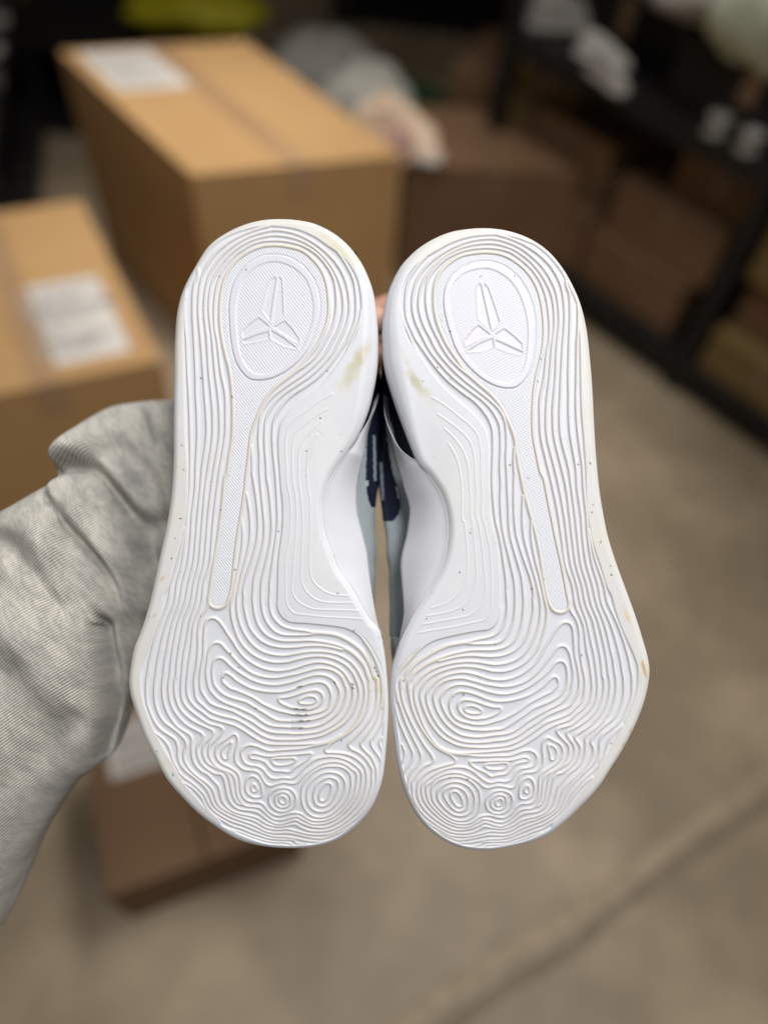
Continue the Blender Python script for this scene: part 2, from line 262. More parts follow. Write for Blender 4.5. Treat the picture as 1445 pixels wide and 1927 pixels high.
for s_ in ("I 500,272 550,300 555,350 520,450 460,540 410,558 372,530 375,440 410,350 450,295",
           "I 540,190 640,240 660,320 620,430 560,540 480,620 400,640 320,600 285,500 295,390 340,290 430,215",
           "I 560,110 680,150 755,250 755,370 700,490 620,600 520,690 400,725 290,700 215,620 185,500 195,370 260,240 370,150 460,115",
           "I 560,20 720,40 830,130 855,280 830,420 750,560 640,690 520,780 400,815 260,790 160,700 110,580 100,440 130,290 220,160 340,70 450,30",
           "H 940,478 990,520 980,580 940,600 900,575 885,520 905,485", "H 940,415 1020,440 1060,510 1045,600 980,650 900,655 840,610 825,520 850,450",
           "H 940,350 1050,370 1120,440 1140,530 1110,630 1030,700 930,725 830,700 750,620 730,520 760,430 840,370",
           "H 500,292 540,330 550,385 512,413 472,390 472,330", "H 490,170 560,210 610,300 630,400 615,480 540,500 470,480 400,420 380,330 395,240 440,180"):
    ln(s_, True, 2.45)
ln("F 1350,500 1320,640 1260,750 1190,860 1150,925 1160,1000 1210,1080 1280,1180 1310,1260", w=2.5)
ln("F 1310,880 1275,950 1300,1030 1340,1130", w=2.2)
ln("C 1130,620 1230,700 1290,800 1350,1000", w=1.6, h=.6)
ln("C 1180,850 1270,1000 1330,1200 F 1370,0 1375,200 1350,480", w=1.9, h=.7)
# fine raised lines of the arch
for s_ in ("S 810,560 700,620 560,720 430,820 350,920 322,1050 322,1200 V 332,0 335,150 365,300 375,450 372,600 355,780 330,900 322,1050 320,1250 B 1145,0 1155,90 1200,200 1275,270 C 80,290 250,310 450,330 700,342 1010,362",
           "S 760,715 640,790 520,880 430,980 395,1100 390,1250 V 392,0 400,150 425,300 435,500 430,700 415,850 405,1000 390,1150 388,1270 410,1350 C 0,40 70,110 150,160 260,205 400,218 650,225 960,238",
           "S 690,850 600,930 520,1030 470,1150 455,1300 V 457,0 460,150 480,300 497,500 497,700 490,850 485,1000 480,1120 495,1210 550,1310 640,1380 760,1410 1020,1415",
           "S 655,985 610,1050 565,1150 545,1280 V 541,0 550,150 568,300 577,500 577,700 572,850 568,1000 575,1080 610,1190 690,1270 800,1325 970,1342"):
    ln(s_, w=1.15, h=.5)
REGION = T("P 1100,128 960,145 800,185 620,265 470,385 330,560 245,760 212,1000 205,1200 R 200,0 205,400 215,800 220,1000 240,1300 U 405,350 383,560 335,800 270,1000 205,1250 A 600,0 560,200 500,420 430,620 350,830 290,1000 250,1150 245,1300 D 240,20 250,150 290,350 360,550 450,770 520,900 620,1080 740,1280 G 570,0 680,190 780,330 900,480 1030,640 1130,740 1280,880 H 0,920 150,1010 400,1135 700,1240 1000,1265 I 0,1310 200,1330 420,1290 640,1190 800,1100 950,960 1080,800 1180,620 1250,400 1270,200 1290,0 F 1330,1200 1340,1000 1340,800 1370,600 1390,300 1380,0 C 1330,1150 1270,1000 1180,850 1080,690 930,565 800,500 650,465 450,440 200,415 B 1284,402 1220,395 1120,340 1050,240 1025,120 U 1353,1445 1357,1250 1360,1100 1367,950 1385,800 1405,650 1412,500 1408,350 1390,200 V 265,0 S 262,1300 252,1150 255,1000 280,880 360,760 480,650 620,540 740,430 850,290 960,120 1030,0 Q 1075,1200 1105,1020 1100,870 1060,680 980,540 880,435 760,350 600,240 400,160 150,130")
BADGE1 = T("P 1150,440 1000,460 860,540 760,660 700,800 675,950 675,1100 690,1300 R 715,120 750,230 810,330 890,400 980,415 1100,400 1230,345 1350,260 S 500,165 560,80 Q 610,1290 650,1160 675,1030 670,900 640,770 580,650 480,540 350,465")
BADGE2 = T("P 1150,505 1020,530 900,600 820,700 770,830 745,960 740,1100 750,1250 R 770,80 800,190 860,290 930,350 1020,365 1130,345 1250,280 1370,180 S 500,90 Q 550,1310 590,1200 615,1080 615,950 590,820 540,700 450,600 340,535")
BLADES = [T(s_) for s_ in ("P 1150,663 1112,705 1080,800 1050,915 1025,1035 1100,1130 1130,920 1163,700", "P 1192,668 1222,700 1232,850 1238,1065 1125,1150 1145,940 1178,720",
          "P 985,1095 1092,1188 960,1235 815,1305 812,1240 890,1160", "P 1085,1240 1085,1312 960,1345 830,1365 808,1338 950,1280", "P 1255,1130 1135,1198 1260,1278 1400,1368 1400,1310 1330,1210", "P 1110,1228 1112,1312 1240,1390 1390,1425 1260,1320")]
OUT_L = np.array([(530,406),(490,408.5),(454,418.5),(420,436),(391,459.5),(364,501),(342,544),(331,585),(326,650),(325,720),(324,800),(324,860),(320,930),(311,990),(300,1040),(285,1110),(275,1150),(262,1190),(250,1220),(243,1255),(240,1285),(243,1310),(252,1340),(268,1385),(290,1430),(312,1470),(340,1505),(370,1538),(400,1562),(440,1588),(480,1601),(530,1607),(590,1604),(630,1592),(660,1572),(690,1540),(707,1510),(720,1470),(727,1410),(731,1340),(728,1270),(721,1215),(712,1182),(698,1166),(683,1141),(660,1101),(638,1069),(624,1033),(613,1002),(609.5,970),(609.5,943),(618.5,907),(633,880),(655,849),(672,822),(690,780),(701,740),(710,690),(712,640),(709,590),(701,540),(684,498),(669,475),(651,454),(624,432),(590,415),(560,408.5)], float)
OUT_R = np.array([(913,424),(951,428),(986,439),(1012,453),(1035,471),(1052,490),(1068,513),(1092,563),(1105,613),(1113,680),(1117,730),(1120,790),(1124,856),(1131,926),(1140,980),(1146,1008),(1160,1054),(1184,1120),(1200,1165),(1213,1207),(1222,1240),(1225,1268),(1218,1311),(1205,1350),(1188,1387),(1170,1420),(1152,1448),(1132,1480),(1109,1509),(1065,1556),(1026,1585),(972,1603),(918,1611),(864,1604),(817,1578),(785,1542),(760,1488),(747,1434),(738,1362),(734,1308),(737,1262),(744,1235),(750.5,1215.5),(766,1182),(781,1154.5),(808,1112),(833,1063),(843,1017),(843,978),(833,935),(811,899),(788,873),(775,845),(758,800),(740,750),(723,689),(719,643),(720,598),(730,546),(752,500),(770,479),(791,461),(817,445),(848,432),(880,426)], float)
PAIRS = """540,406 905,425|330,590 1105,595|326,650 1110,650|712,640 719,643|240,1285 1225,1270|540,1607 918,1611|655,849 788.5,874|609.5,957 843.5,998|731,1340 735,1325|712,1182 750.5,1215.5|655,1575 817,1578|312,1470 1152,1450|380,1548 1072,1552|324,800 1120,795|300,1040 1155,1040|683,490 751,501
509.7,613.2 926.9,628.4|521.4,517.8 907,531|411.2,1144.9 1053.4,1153|433,578 1004.5,607|600,578 836.4,570.5|519,479.6 919,492|482.7,715 958.8,730.4|424.9,1267 1043.9,1273.7|402.5,1163 1061.8,1171|410,1209.7 1054.6,1216|578.7,1318.6 891,1336.7|523.9,1317.4 943,1335|426,1414.5 1040,1416|441,1382 1029.5,1389|420,1373.4 1047.5,1376|382.6,1384.6 1081.6,1387|402,1378 1067,1380
533,1434 934,1443|469.7,1422 995,1428.5|454,1415.8 1010.8,1426.7|578.7,1191 892.7,1208|642,1217.8 828,1239.5|588.6,1402.7 883.7,1420|612.3,1414.5 856.7,1433.9|656.5,1403 815.4,1430|679.6,1400.8 792,1423|698,1399.6 777.6,1423|612.3,1492.3 860,1505.8|532,1506 940,1511|478,1483.6 992.4,1486|527,1152.4 936,1164|534,961 921,975|583.8,988 873.8,980|654.5,1121 811.4,1144.5|680.8,1165 787,1191|353.8,880 1101,880|425,885 1020,885|465.3,880 977,880"""
PR = np.array([[float(v) for v in q.replace(' ', ',').split(',')] for q in PAIRS.replace('\n', '|').split('|')])
def make_tps(src, dst, lam=8.0):
    def U(r2): return np.where(r2 > 0, .5*r2*np.log(np.maximum(r2, 1e-12)), 0)
    n = len(src); s = src/1000.
    K = U(((s[:, None]-s[None])**2).sum(-1))+np.eye(n)*lam*1e-5
    Pm = np.hstack([np.ones((n, 1)), s]); A = np.zeros((n+3, n+3)); A[:n, :n] = K; A[:n, n:] = Pm; A[n:, :n] = Pm.T
    b = np.zeros((n+3, 2)); b[:n] = dst; W = np.linalg.solve(A, b)
    def f(p):
        q = np.asarray(p, float)/1000.
        return U(((q[:, None]-s[None])**2).sum(-1)) @ W[:n]+np.hstack([np.ones((len(q), 1)), q]) @ W[n:]
    return f
WARP = make_tps(PR[:, :2], PR[:, 2:])

# ------------------------------------------------------------------ distance rasters
ST = 1.15
class Grid:
    def __init__(s, x0, y0, x1, y1):
        s.x0, s.y0 = x0, y0; s.nx = int((x1-x0)/ST)+1; s.ny = int((y1-y0)/ST)+1
        s.X, s.Y = np.meshgrid(x0+np.arange(s.nx)*ST, y0+np.arange(s.ny)*ST)
    def dist(s, polys, rad):
        Dm = np.full(s.X.shape, float(rad))
        for P in polys:
            for a, b in zip(P[:-1], P[1:]):
                i0 = max(0, int((min(a[0], b[0])-rad-s.x0)/ST)); i1 = min(s.nx, int((max(a[0], b[0])+rad-s.x0)/ST)+2)
                j0 = max(0, int((min(a[1], b[1])-rad-s.y0)/ST)); j1 = min(s.ny, int((max(a[1], b[1])+rad-s.y0)/ST)+2)
                if i0 >= i1 or j0 >= j1: continue
                x = s.X[j0:j1, i0:i1]-a[0]; y = s.Y[j0:j1, i0:i1]-a[1]; dx, dy = b-a; l2 = dx*dx+dy*dy+1e-9
                t = np.clip((x*dx+y*dy)/l2, 0, 1)
                v = np.hypot(x-t*dx, y-t*dy); sub = Dm[j0:j1, i0:i1]; np.minimum(sub, v, out=sub)
        return Dm
    def inside(s, P):
        m = np.zeros(s.X.shape, bool); n = len(P)
        for k in range(n):
            a, b = P[k], P[(k+1) % n]
            if a[1] == b[1]: continue
            ya, yb = min(a[1], b[1]), max(a[1], b[1])
            j0 = max(0, int(math.ceil((ya-s.y0)/ST))); j1 = min(s.ny, int(math.ceil((yb-s.y0)/ST)))
            if j0 >= j1: continue
            yy = s.y0+np.arange(j0, j1)*ST
            xx = a[0]+(yy-a[1])/(b[1]-a[1])*(b[0]-a[0])
            m[j0:j1] ^= s.X[j0:j1] > xx[:, None]
        return m
    def signed(s, P, rad):
        C = np.vstack([P, P[:1]]); d = s.dist([C], rad); return np.where(s.inside(P), d, -d)
def rot_close(P): return np.vstack([P, P[:1]])

HR = 3.15      # ridge height, px of the sole plane (about 1.2 mm)
def shoe_build(side):
    left = side < 0
    name = 'sneaker'
    lab = ('left sneaker held sole-out, olive scuff on its heel edge and black scrapes under the ball' if left else
           'right sneaker held sole-out, with an orange streak on its outer rim, no black scrapes')
    root = bpy.data.objects.new(name, None); col.objects.link(root); root.empty_display_size = .05
    tag(root, lab, 'shoe', 'pair of white sneakers held soles to the camera')
    S = D/F
    org = np.array([(490. if left else 970.), 1000.])
    base = c2w(((org[0]-CX)*S, (org[1]-CY)*S, D))
    root.matrix_world = Matrix.Translation(base.tolist()) @ Rb.to_4x4()
    def loc(P):   # (x px, y px, depth px) -> local metres
        P = np.asarray(P, float); return np.stack([(P[..., 0]-org[0])*S, -(P[..., 1]-org[1])*S, -P[..., 2]*S], -1)
    wf = (lambda p: p) if left else WARP
    outl = catmull(OUT_L if left else OUT_R, 5, True)
    mir = (lambda x: x) if left else (lambda x: 1457-x)     # rough mirror of x for broad fields
    def Rf(x, y):
        xm = mir(x)
        heel = np.exp(-((xm-705)/60)**2-((y-690)/140)**2)
        arch = np.exp(-((xm-640)/60)**2-((y-980)/170)**2)
        return 14+22*heel+1*arch
    def z0(x, y):
        xm = mir(x)
        z = 16*smooth01((y-1440)/190)**1.4+7*smooth01((470-y)/80)
        z = z+9*np.exp(-((xm-665)/62)**2-((y-945)/150)**2)
        z = z+5*np.exp(-((xm-720)/22)**2-((y-1330)/120)**2)
        # slight waviness of the flexed forefoot
        z = z+1.2*np.exp(-((y-1540)/45)**2)*np.sin((xm-470)/22.)
        return z
    def prof(d, R):
        t = np.clip(1-d/R, 0, 1); return R*.85*(1-np.sqrt(np.clip(1-t*t, 0, 1)))
    G = Grid(outl[:, 0].min()-2, outl[:, 1].min()-2, outl[:, 0].max()+2, outl[:, 1].max()+2)
    X, Y = G.X, G.Y
    dout = G.signed(outl, 45)
    # ridges
    h = np.zeros(X.shape); crest = np.zeros(X.shape)
    groups = {}
    for P, closed, wd, hh in L: groups.setdefault((wd, hh), []).append(wf(catmull(P, 2.2, closed) if not closed else rot_close(catmull(P, 2.2, True))))
    reg = wf(catmull(REGION, 3, True)); dreg = np.minimum(G.signed(reg, 14), dout-(Rf(X, Y)*.35+4.5))
    brd = wf(catmull(BORDER, 3, True)); dbrd = G.signed(brd, 14)
    b1 = wf(catmull(BADGE1, 3, True)); d1 = G.signed(b1, 14)
    b2 = wf(catmull(BADGE2, 3, True)); d2 = G.signed(b2, 14)
    for (wd, hh), polys in groups.items():
        d = G.dist(polys, 10)
        p = hh/(1+(d/wd)**6)*np.clip((10-d)/4, 0, 1)
        h = np.maximum(h, p)
        if wd > 1.5: crest = np.maximum(crest, hh/(1+(d/(wd*.95))**6))
    toe = 1-.55*smooth01((Y-1500)/90)
    h = h*np.where(dreg > 0, toe, 1)
    rim = smooth01((1.6-dreg)/3.2)          # 1 outside the tread region
    h = np.maximum(h, rim*.97)
    arch_thin = np.zeros(X.shape)
    dthin = G.dist(groups[(1.15, .5)], 6)
    h = h+rim*.21/(1+(dthin/1.15)**4)
    # textured channel floor
    inch = smooth01((dbrd-3)/2.5)
    uu, vv = (X+Y*.82), (X-Y*.9)
    if not left: uu, vv = (-X+Y*.62), (-X-Y*1.1)
    rib = .5+.5*np.sin(uu*2*np.pi/5.6); cr = .5+.5*np.sin(vv*2*np.pi/6.2)
    uu2 = vv if left else vv
    tex = .25*np.maximum(0, .5+.5*np.sin((X*.80-Y*.62)*2*np.pi/4.4 if left else (-X*.5-Y*.86)*2*np.pi/4.4))*(.55+.45*(.5+.5*np.sin(uu*2*np.pi/6.4)))
    hc = .30+tex
    h = h*(1-inch)+inch*np.maximum(hc, 0)
    h = np.maximum(h, .98/(1+(np.abs(dbrd)/3.0)**4)*np.clip((10-np.abs(dbrd))/4, 0, 1))
    # badge
    inb = smooth01((d1+.6)/1.6)
    ring = .86
    groove = np.exp(-((d1+1.2)/1.0)**2)*.45
    inner = smooth01((d2)/2.4)
    tex2 = .16*(.5+.5*np.sin((X*.80-Y*.62)*2*np.pi/5.0 if left else (-X*.45-Y*.88)*2*np.pi/5.0))*(.7+.3*(.5+.5*np.sin(uu*2*np.pi/6.)))
    hb = ring*(1-inner)+inner*(.46+tex2)
    bl_id = np.zeros(X.shape, int)
    for k, B in enumerate(BLADES):
        Pb = wf(B); db = G.signed(Pb, 10)
        s_ = smooth01((db+.8)/2.2)
        rimb = np.exp(-((db+2.0)/1.3)**2)*.22
        hb = hb*(1-s_)+s_*.24+rimb*.7
        bl_id[db > -.2] = k+1
    h = h*(1-inb)+inb*hb-groove*inch
    z = z0(X, Y)+prof(dout, Rf(X, Y))-h*HR+HR
    z = z+.8*smooth01((Rf(X, Y)*.35+3-dout)/3)      # tuck the sheet edge just under the rim piece
    # ---- colour: white rubber, cream worn crests, stains with their own outline
    def tint(x, y, cr, rimm):
        xm = mir(x); n = x.shape
        c = np.empty(n+(3,)); c[...] = (.66, .67, .70)
        nz = (np.sin(x*.031+1.3*np.sin(y*.017))+np.sin(y*.023+x*.011+2)+np.sin(x*.09)*np.sin(y*.07))/3
        def mixc(c, colr, k): k = np.clip(k, 0, 1)[..., None]; return c*(1-k)+np.array(colr)*k
        c = mixc(c, (.67, .62, .555), cr*(.62+.25*nz))
        ball = np.exp(-((xm-640)/90)**2-((y-1330)/120)**2)+.8*np.exp(-((xm-560)/120)**2-((y-440)/60)**2)
        c = mixc(c, (.66, .62, .47), cr*ball*.4)
        # rim cream wear
        c = mixc(c, (.68, .64, .54), rimm*.55*smooth01((500-y)/60+ .5)+rimm*(.50+.35*nz)*np.clip((420-xm)/60, 0, 1))
        c = mixc(c, (.70, .70, .64), rimm*(.30+.3*nz)*np.exp(-((xm-600)/90)**2-((y-950)/260)**2))
        def blob(cx, cy, rx, ry, ang, soft=1.6, px=None):
            a = math.radians(ang); dx = x-cx; dy = y-cy; u = dx*math.cos(a)+dy*math.sin(a); v = -dx*math.sin(a)+dy*math.cos(a)
            r = np.sqrt((u/rx)**2+(v/ry)**2)+.16*np.sin(x*.17+y*.11)*np.sin(y*.15-x*.08)
            return smooth01((1.25-r)*soft*.6)
        fine = .5+.45*np.sin(x*.13+1.7*np.sin(y*.08))*np.sin(y*.10+1.3*np.sin(x*.07)+1)
        if left:
            c = mixc(c, (.50, .45, .27), blob(672, 682, 50, 15, -62)*(.62+.3*fine)); c = mixc(c, (.60, .57, .42), blob(655, 715, 30, 18, -50)*.5)
            c = mixc(c, (.62, .58, .42), blob(640, 470, 60, 12, 40)*.55); c = mixc(c, (.62, .45, .22), blob(305, 1090, 9, 4, -50)*.8)
            c = mixc(c, (.60, .48, .28), blob(290, 1159, 8, 3, -60)*.7); c = mixc(c, (.62, .50, .20), blob(708, 1283, 42, 3.4, 84)*.75*cr)
            c = mixc(c, (.50, .46, .26), blob(697, 1245, 38, 3.6, 70)*.7*np.maximum(cr, .5)); c = mixc(c, (.55, .52, .38), blob(718, 1310, 40, 5, 86)*.5)
            c = mixc(c, (.55, .50, .36), blob(604, 815, 14, 3, 40)*.4); c = mixc(c, (.60, .58, .46), blob(583, 860, 34, 3, -72)*.5)
            for (a_, b_, l_) in ((565, 1335, 26), (567, 1346, 30), (570, 1357, 22), (562, 1369, 15), (566, 1384, 7), (575, 1330, 9)):
                hsh = np.mod(np.sin(np.floor(x/1.5+.4*np.sin(y*.8))*12.9898+np.floor(y/1.2)*78.233+b_)*43758.5453, 1); bar = (np.abs(y-b_-.06*(x-a_)) < 1.9+.9*np.sin(x*.37+b_)) & (hsh+.95*np.exp(-((x-a_)/(l_*.7))**2) > 1.0) & (np.abs(x-a_) < l_)
                c = mixc(c, (.10, .10, .09), bar*cr*(.7+.3*np.mod(hsh*7.3, 1)))
            for (a_, b_) in ((663, 1288), (664, 1295), (561, 1293), (566, 1292), (705, 1258), (708, 1265), (711, 1273), (630, 1285)):
                c = mixc(c, (.08, .08, .07), blob(a_, b_, 3.2, 1.5, 60 if a_ > 600 else -15, 4)*.85)
            sp = [(378, 1160), (378, 711), (437, 747), (642, 849), (416, 960), (340, 976), (330, 1013), (323, 1051), (342, 838), (346, 884), (577, 849), (603, 787), (281, 1160), (434, 1230), (449, 1257), (482, 1333), (296, 1414), (326, 1458), (420, 1276), (442, 1072), (635, 1117), (616, 698), (642, 1395), (666, 1187), (524, 1000), (413, 520), (463, 507)]
        else:
            c = mixc(c, (.45, .42, .27), blob(783, 720, 34, 11, 52)*(.6+.35*fine)); c = mixc(c, (.62, .58, .44), blob(800, 742, 26, 14, 50)*.4)
            c = mixc(c, (.60, .57, .44), blob(765, 680, 40, 7, 66)*.45)
            c = mixc(c, (.58, .30, .06), blob(1211, 1258, 22, 4, 76)*.9); c = mixc(c, (.66, .50, .25), blob(1180, 1160, 20, 5, 68)*.6)
            c = mixc(c, (.62, .42, .18), blob(1186, 1376, 6, 3, -60)*.8); c = mixc(c, (.62, .42, .18), blob(1174, 1402, 6, 3, -60)*.8)
            c = mixc(c, (.60, .57, .42), blob(776, 1240, 34, 4, -60)*.5)
            sp = [(1024, 1090), (1001, 1109), (1017, 675), (1012, 717), (1149, 1065), (1150, 1082), (1115, 950), (1113, 964), (1130, 1020), (865, 1077), (846, 713), (823, 691), (795, 717), (968, 519), (904, 520), (847, 623), (871, 1148), (1094, 1233), (802, 1165), (960, 875), (994, 900), (885, 1003), (931, 1213), (872, 1308), (852, 1312), (1088, 874), (1110, 872), (1150, 1400), (846, 1464), (879, 1467)]
        for k, (a_, b_) in enumerate(sp):
            c = mixc(c, (.10, .09, .075), blob(a_, b_, 1.6+.5*(k % 3), 1.1+.3*(k % 2), k*37, 5)*.8)
        rs = np.random.default_rng(3 if left else 8)
        xs = rs.uniform(outl[:, 0].min(), outl[:, 0].max(), 130); ys = rs.uniform(430, 1580, 130)*1.0
        for a_, b_ in zip(xs, ys):
            m_ = (np.abs(x-a_) < 4) & (np.abs(y-b_) < 4)
            if m_.any():
                k_ = np.zeros(n); k_[m_] = np.clip(1.6-np.hypot(x[m_]-a_, y[m_]-b_), 0, 1)*.55; c = mixc(c, (.30, .28, .24), k_)
        return c
    C = tint(X, Y, crest*(1-inch)*(1-rim)+.8*np.clip(1/(1+(dbrd/3)**6), 0, 1)*(1-inb), rim)
    cl = C*np.array([1.02, .985, 1.02]); C = C*(1-inb[..., None])+cl*inb[..., None]
    # ---- split the sheet into parts
    keep = dout > np.maximum(Rf(X, Y)*.35-3, 3.5)
    fk = keep[:-1, :-1] & keep[1:, :-1] & keep[:-1, 1:] & keep[1:, 1:]
    idx = np.arange(X.size).reshape(X.shape)
    quad = np.stack([idx[:-1, :-1], idx[1:, :-1], idx[1:, 1:], idx[:-1, 1:]], -1)
    cls = np.zeros(fk.shape, int)                 # 0 tread, 1 channel, 2 badge, 3.. blades
    cls[(dbrd[:-1, :-1] > 3.2)] = 1; cls[(d1[:-1, :-1] > -.6)] = 2
    bb = bl_id[:-1, :-1]; cls[(bb > 0) & (cls == 2)] = 2+bb[(bb > 0) & (cls == 2)]
    V = loc(np.stack([X, Y, z], -1)).reshape(-1, 3); Cf = C.reshape(-1, 3)
    # one set of normals over all the pieces, so their seams do not show
    zz = np.stack([X, Y, z], -1)
    nx = -np.gradient(z, ST, axis=1); ny = -np.gradient(z, ST, axis=0)
    Nn = np.stack([nx, -ny, np.ones_like(nx)], -1); Nn[..., 0] = -nx*-1
    Nn = np.stack([-(-nx)*-1, ny*1, np.ones_like(nx)], -1)
    # local z = -depth: height field w(x, yl) = -z ; normal = (-dw/dx, -dw/dyl, 1), yl = -Y
    Nn = np.stack([np.gradient(z, ST, axis=1), -np.gradient(z, ST, axis=0), np.ones_like(z)], -1).reshape(-1, 3)
    Nn /= np.linalg.norm(Nn, axis=1)[:, None]
    def piece(nm, mask, parent):
        q = quad[fk & mask].reshape(-1, 4)
        if not len(q): return None
        u, inv = np.unique(q.ravel(), return_inverse=True)
        o = npmesh(nm, V[u], inv.reshape(-1, 4), RUB, parent, True, Cf[u])
        try: o.data.normals_split_custom_set_from_vertices(Nn[u].tolist())
        except Exception as e: print('normals', e)
        return o
    tread = piece('outsole_tread', cls == 0, root)
    ch = piece('traction_channel', cls == 1, root)
    badge = piece('heel_badge', cls == 2, root)
    for k in range(6): piece('emblem_blade', cls == 3+k, badge)
    # ---- midsole: rim and side wall, following the outline
    n = len(outl); nxt = np.roll(outl, -1, 0); prv = np.roll(outl, 1, 0); tg = nxt-prv; tg /= np.linalg.norm(tg, axis=1)[:, None]
    area2 = np.sum(outl[:, 0]*nxt[:, 1]-nxt[:, 0]*outl[:, 1])
    nin = np.stack([-tg[:, 1], tg[:, 0]], -1)*(1 if area2 > 0 else -1)
    Ro = Rf(outl[:, 0], outl[:, 1]); rings = []; cols = []
    ts = [1.0*.35, .26, .19, .13, .085, .05, .025, .009, 0]
    for k, t in enumerate([None]+ts):
        d = (Ro*.35+2.5) if t is None else Ro*t*1.0
        P = outl+nin*d[:, None]
        zt = z0(P[:, 0], P[:, 1])+prof(d, Ro)
        rings.append(np.column_stack([P, zt]))
        cols.append(tint(P[:, 0], P[:, 1], np.zeros(n), np.ones(n)))
    zE = rings[-1][:, 2]
    xm = mir(outl[:, 0]); yo = outl[:, 1]
    med = smooth01((xm-560)/60)*smooth01((yo-560)/120)*smooth01((1230-yo)/60)
    wall = 62-32*med
    for k, t in enumerate((.15, .5, .85, 1.0)):
        P = outl+nin*(1.2*t*4)[:, None] if False else outl+nin*(5*t*t)
        rings.append(np.column_stack([P, zE+wall*t])); cols.append(tint(P[:, 0], P[:, 1], np.zeros(n), np.zeros(n)))
    P = outl+nin*14; rings.append(np.column_stack([P, zE+wall+2])); cols.append(cols[-1])
    RV = loc(np.array(rings)).reshape(-1, 3)
    fc = gridfaces(len(rings), n, True, flip=(area2 > 0))
    npmesh('midsole', RV, fc, RUB, root, True, np.array(cols).reshape(-1, 3))
    # ---- upper
    if left:
        sy = [470, 520, 600, 630, 700, 760, 820, 860, 895, 948, 1000, 1050, 1130, 1180, 1230, 1300, 1400, 1480, 1530, 1560]
        sm = [665, 690, 700, 700, 714, 716, 715, 714, 712, 702, 704, 706, 703.5, 703, 706, 712, 712, 700, 680, 655]
        edge2 = [(712.5, 745), (706, 770), (699, 790), (690, 825), (683, 860), (674, 899), (671, 934), (674, 970), (683, 1006), (691, 1042), (694, 1069), (698, 1100), (703, 1132), (709, 1165), (716, 1190), (724, 1208)]
        edge1 = [(712, 741), (705, 766), (687, 802), (669, 829), (654.5, 849), (633, 880), (618.5, 907), (609.5, 943), (609.5, 970), (613, 1002), (624, 1033), (638, 1069), (660, 1101), (683, 1141), (698, 1166), (713, 1182)]
    else:
        sy = [490, 540, 600, 630, 700, 760, 820, 860, 895, 950, 1000, 1040, 1130, 1180, 1230, 1310, 1400, 1480, 1530, 1565]
        sm = [775, 745, 734, 730, 718, 717, 716, 714, 713, 721, 727, 731, 736, 736, 735, 752, 757, 772, 790, 820]
        edge2 = [(722.5, 745), (726, 775), (731, 800), (740, 840), (750, 880), (759.6, 917), (770, 956.6), (765.7, 999), (753.5, 1054), (754, 1080), (756.5, 1109), (759, 1140), (759.6, 1154.5), (753.5, 1191), (749, 1218), (744, 1240)]
        edge1 = [(723, 741), (726, 786), (750, 841), (768, 858), (784, 868), (811, 899), (833, 935), (843, 978), (843, 1017), (833, 1063), (822, 1088), (808, 1112), (795, 1133), (781, 1154.5), (765, 1185), (752, 1213)]
    def unp(x, zz_): return CX+(x-CX)*(F+zz_)/F
    ys = np.linspace(sy[0], sy[-1], 330)
    med_s = np.interp(ys, sy, sm); 
    k5 = np.ones(17)/17; med_s = np.convolve(np.pad(med_s, 8, 'edge'), k5, 'valid')
    # lateral and medial outline x at each station
    def span(y):
        xs = []
        for a, b in zip(outl, nxt):
            if (a[1]-y)*(b[1]-y) <= 0 and a[1] != b[1]: xs.append(a[0]+(y-a[1])/(b[1]-a[1])*(b[0]-a[0]))
        return min(xs), max(xs)
    sec = []; NP = 420; uvs = []
    ztop = np.interp(ys, [430, 520, 820, 900, 1000, 1200, 1350, 1480, 1570], [350, 395, 370, 350, 335, 270, 205, 150, 90])
    for i, y in enumerate(ys):
        a, b = span(y); xl, xmd = (a, b) if left else (b, a); sgn = 1 if left else -1
        xm150 = unp(med_s[i], 150)
        xl150 = unp(xl, 150)+sgn*(34 if 1==1 else 0)
        yy = unp(y, 0)
        zt = ztop[i]; cx_ = (xl150+xm150)/2
        open_ = y < 800
        tw = .30 if not open_ else .55
        in_pl = (y > 690) and (y < (1180 if left else 1200))
        if in_pl:
            e2a = np.array(edge2); ex = np.interp(y, e2a[:, 1], e2a[:, 0]); e1a = np.array(edge1); ez = np.interp(y, e1a[:, 1], e1a[:, 0])
            mtail = [(xm150, 200), (xm150-sgn*1, 160), (unp(ex, 130)-sgn*5, 132), (sgn*max(sgn*(unp(ex, 95)-sgn*30), sgn*(xmd-sgn*5)), 104), (xmd-sgn*16, 60)]
        else:
            mtail = [(xm150, 175), (xm150-sgn*1, 140), (xm150-sgn*3, 100), ((xmd+xm150)/2-sgn*8, 55), (xmd-sgn*10, 34)]
        pts = [(xl+sgn*9, 34), ((xl+xl150)/2, 90), (xl150, 150), (xl150+sgn*18, .72*zt), (cx_-(cx_-xl150)*tw*1.35, .93*zt), (cx_-(cx_-xl150)*tw*.7, zt),
               (cx_+(xm150-cx_)*tw*.7, zt), (cx_+(xm150-cx_)*tw*1.35, .93*zt), (xm150-sgn*14, .72*zt if zt > 270 else .5*(zt+175))]+mtail
        c_ = catmull(pts, 4); s_ = np.concatenate([[0], np.cumsum(np.linalg.norm(np.diff(c_, axis=0), axis=1))]); 
        q = np.linspace(0, s_[-1], NP); cc = np.column_stack([np.interp(q, s_, c_[:, 0]), np.interp(q, s_, c_[:, 1])])
        yd = CY+(y-CY)*(1+cc[:, 1]/F*.9)       # the upper keeps its length away from the sole plane
        sec.append(np.column_stack([cc[:, 0], yd, cc[:, 1]])); uvs.append(np.column_stack([q/1000, np.full(NP, y/1000)]))
    sec = np.array(sec); uvs = np.array(uvs)
    # gathers in the knit beside the toe box
    jj = np.arange(NP)[None, :]
    ymask = np.exp(-((ys-1050)/70)**2)[:, None]
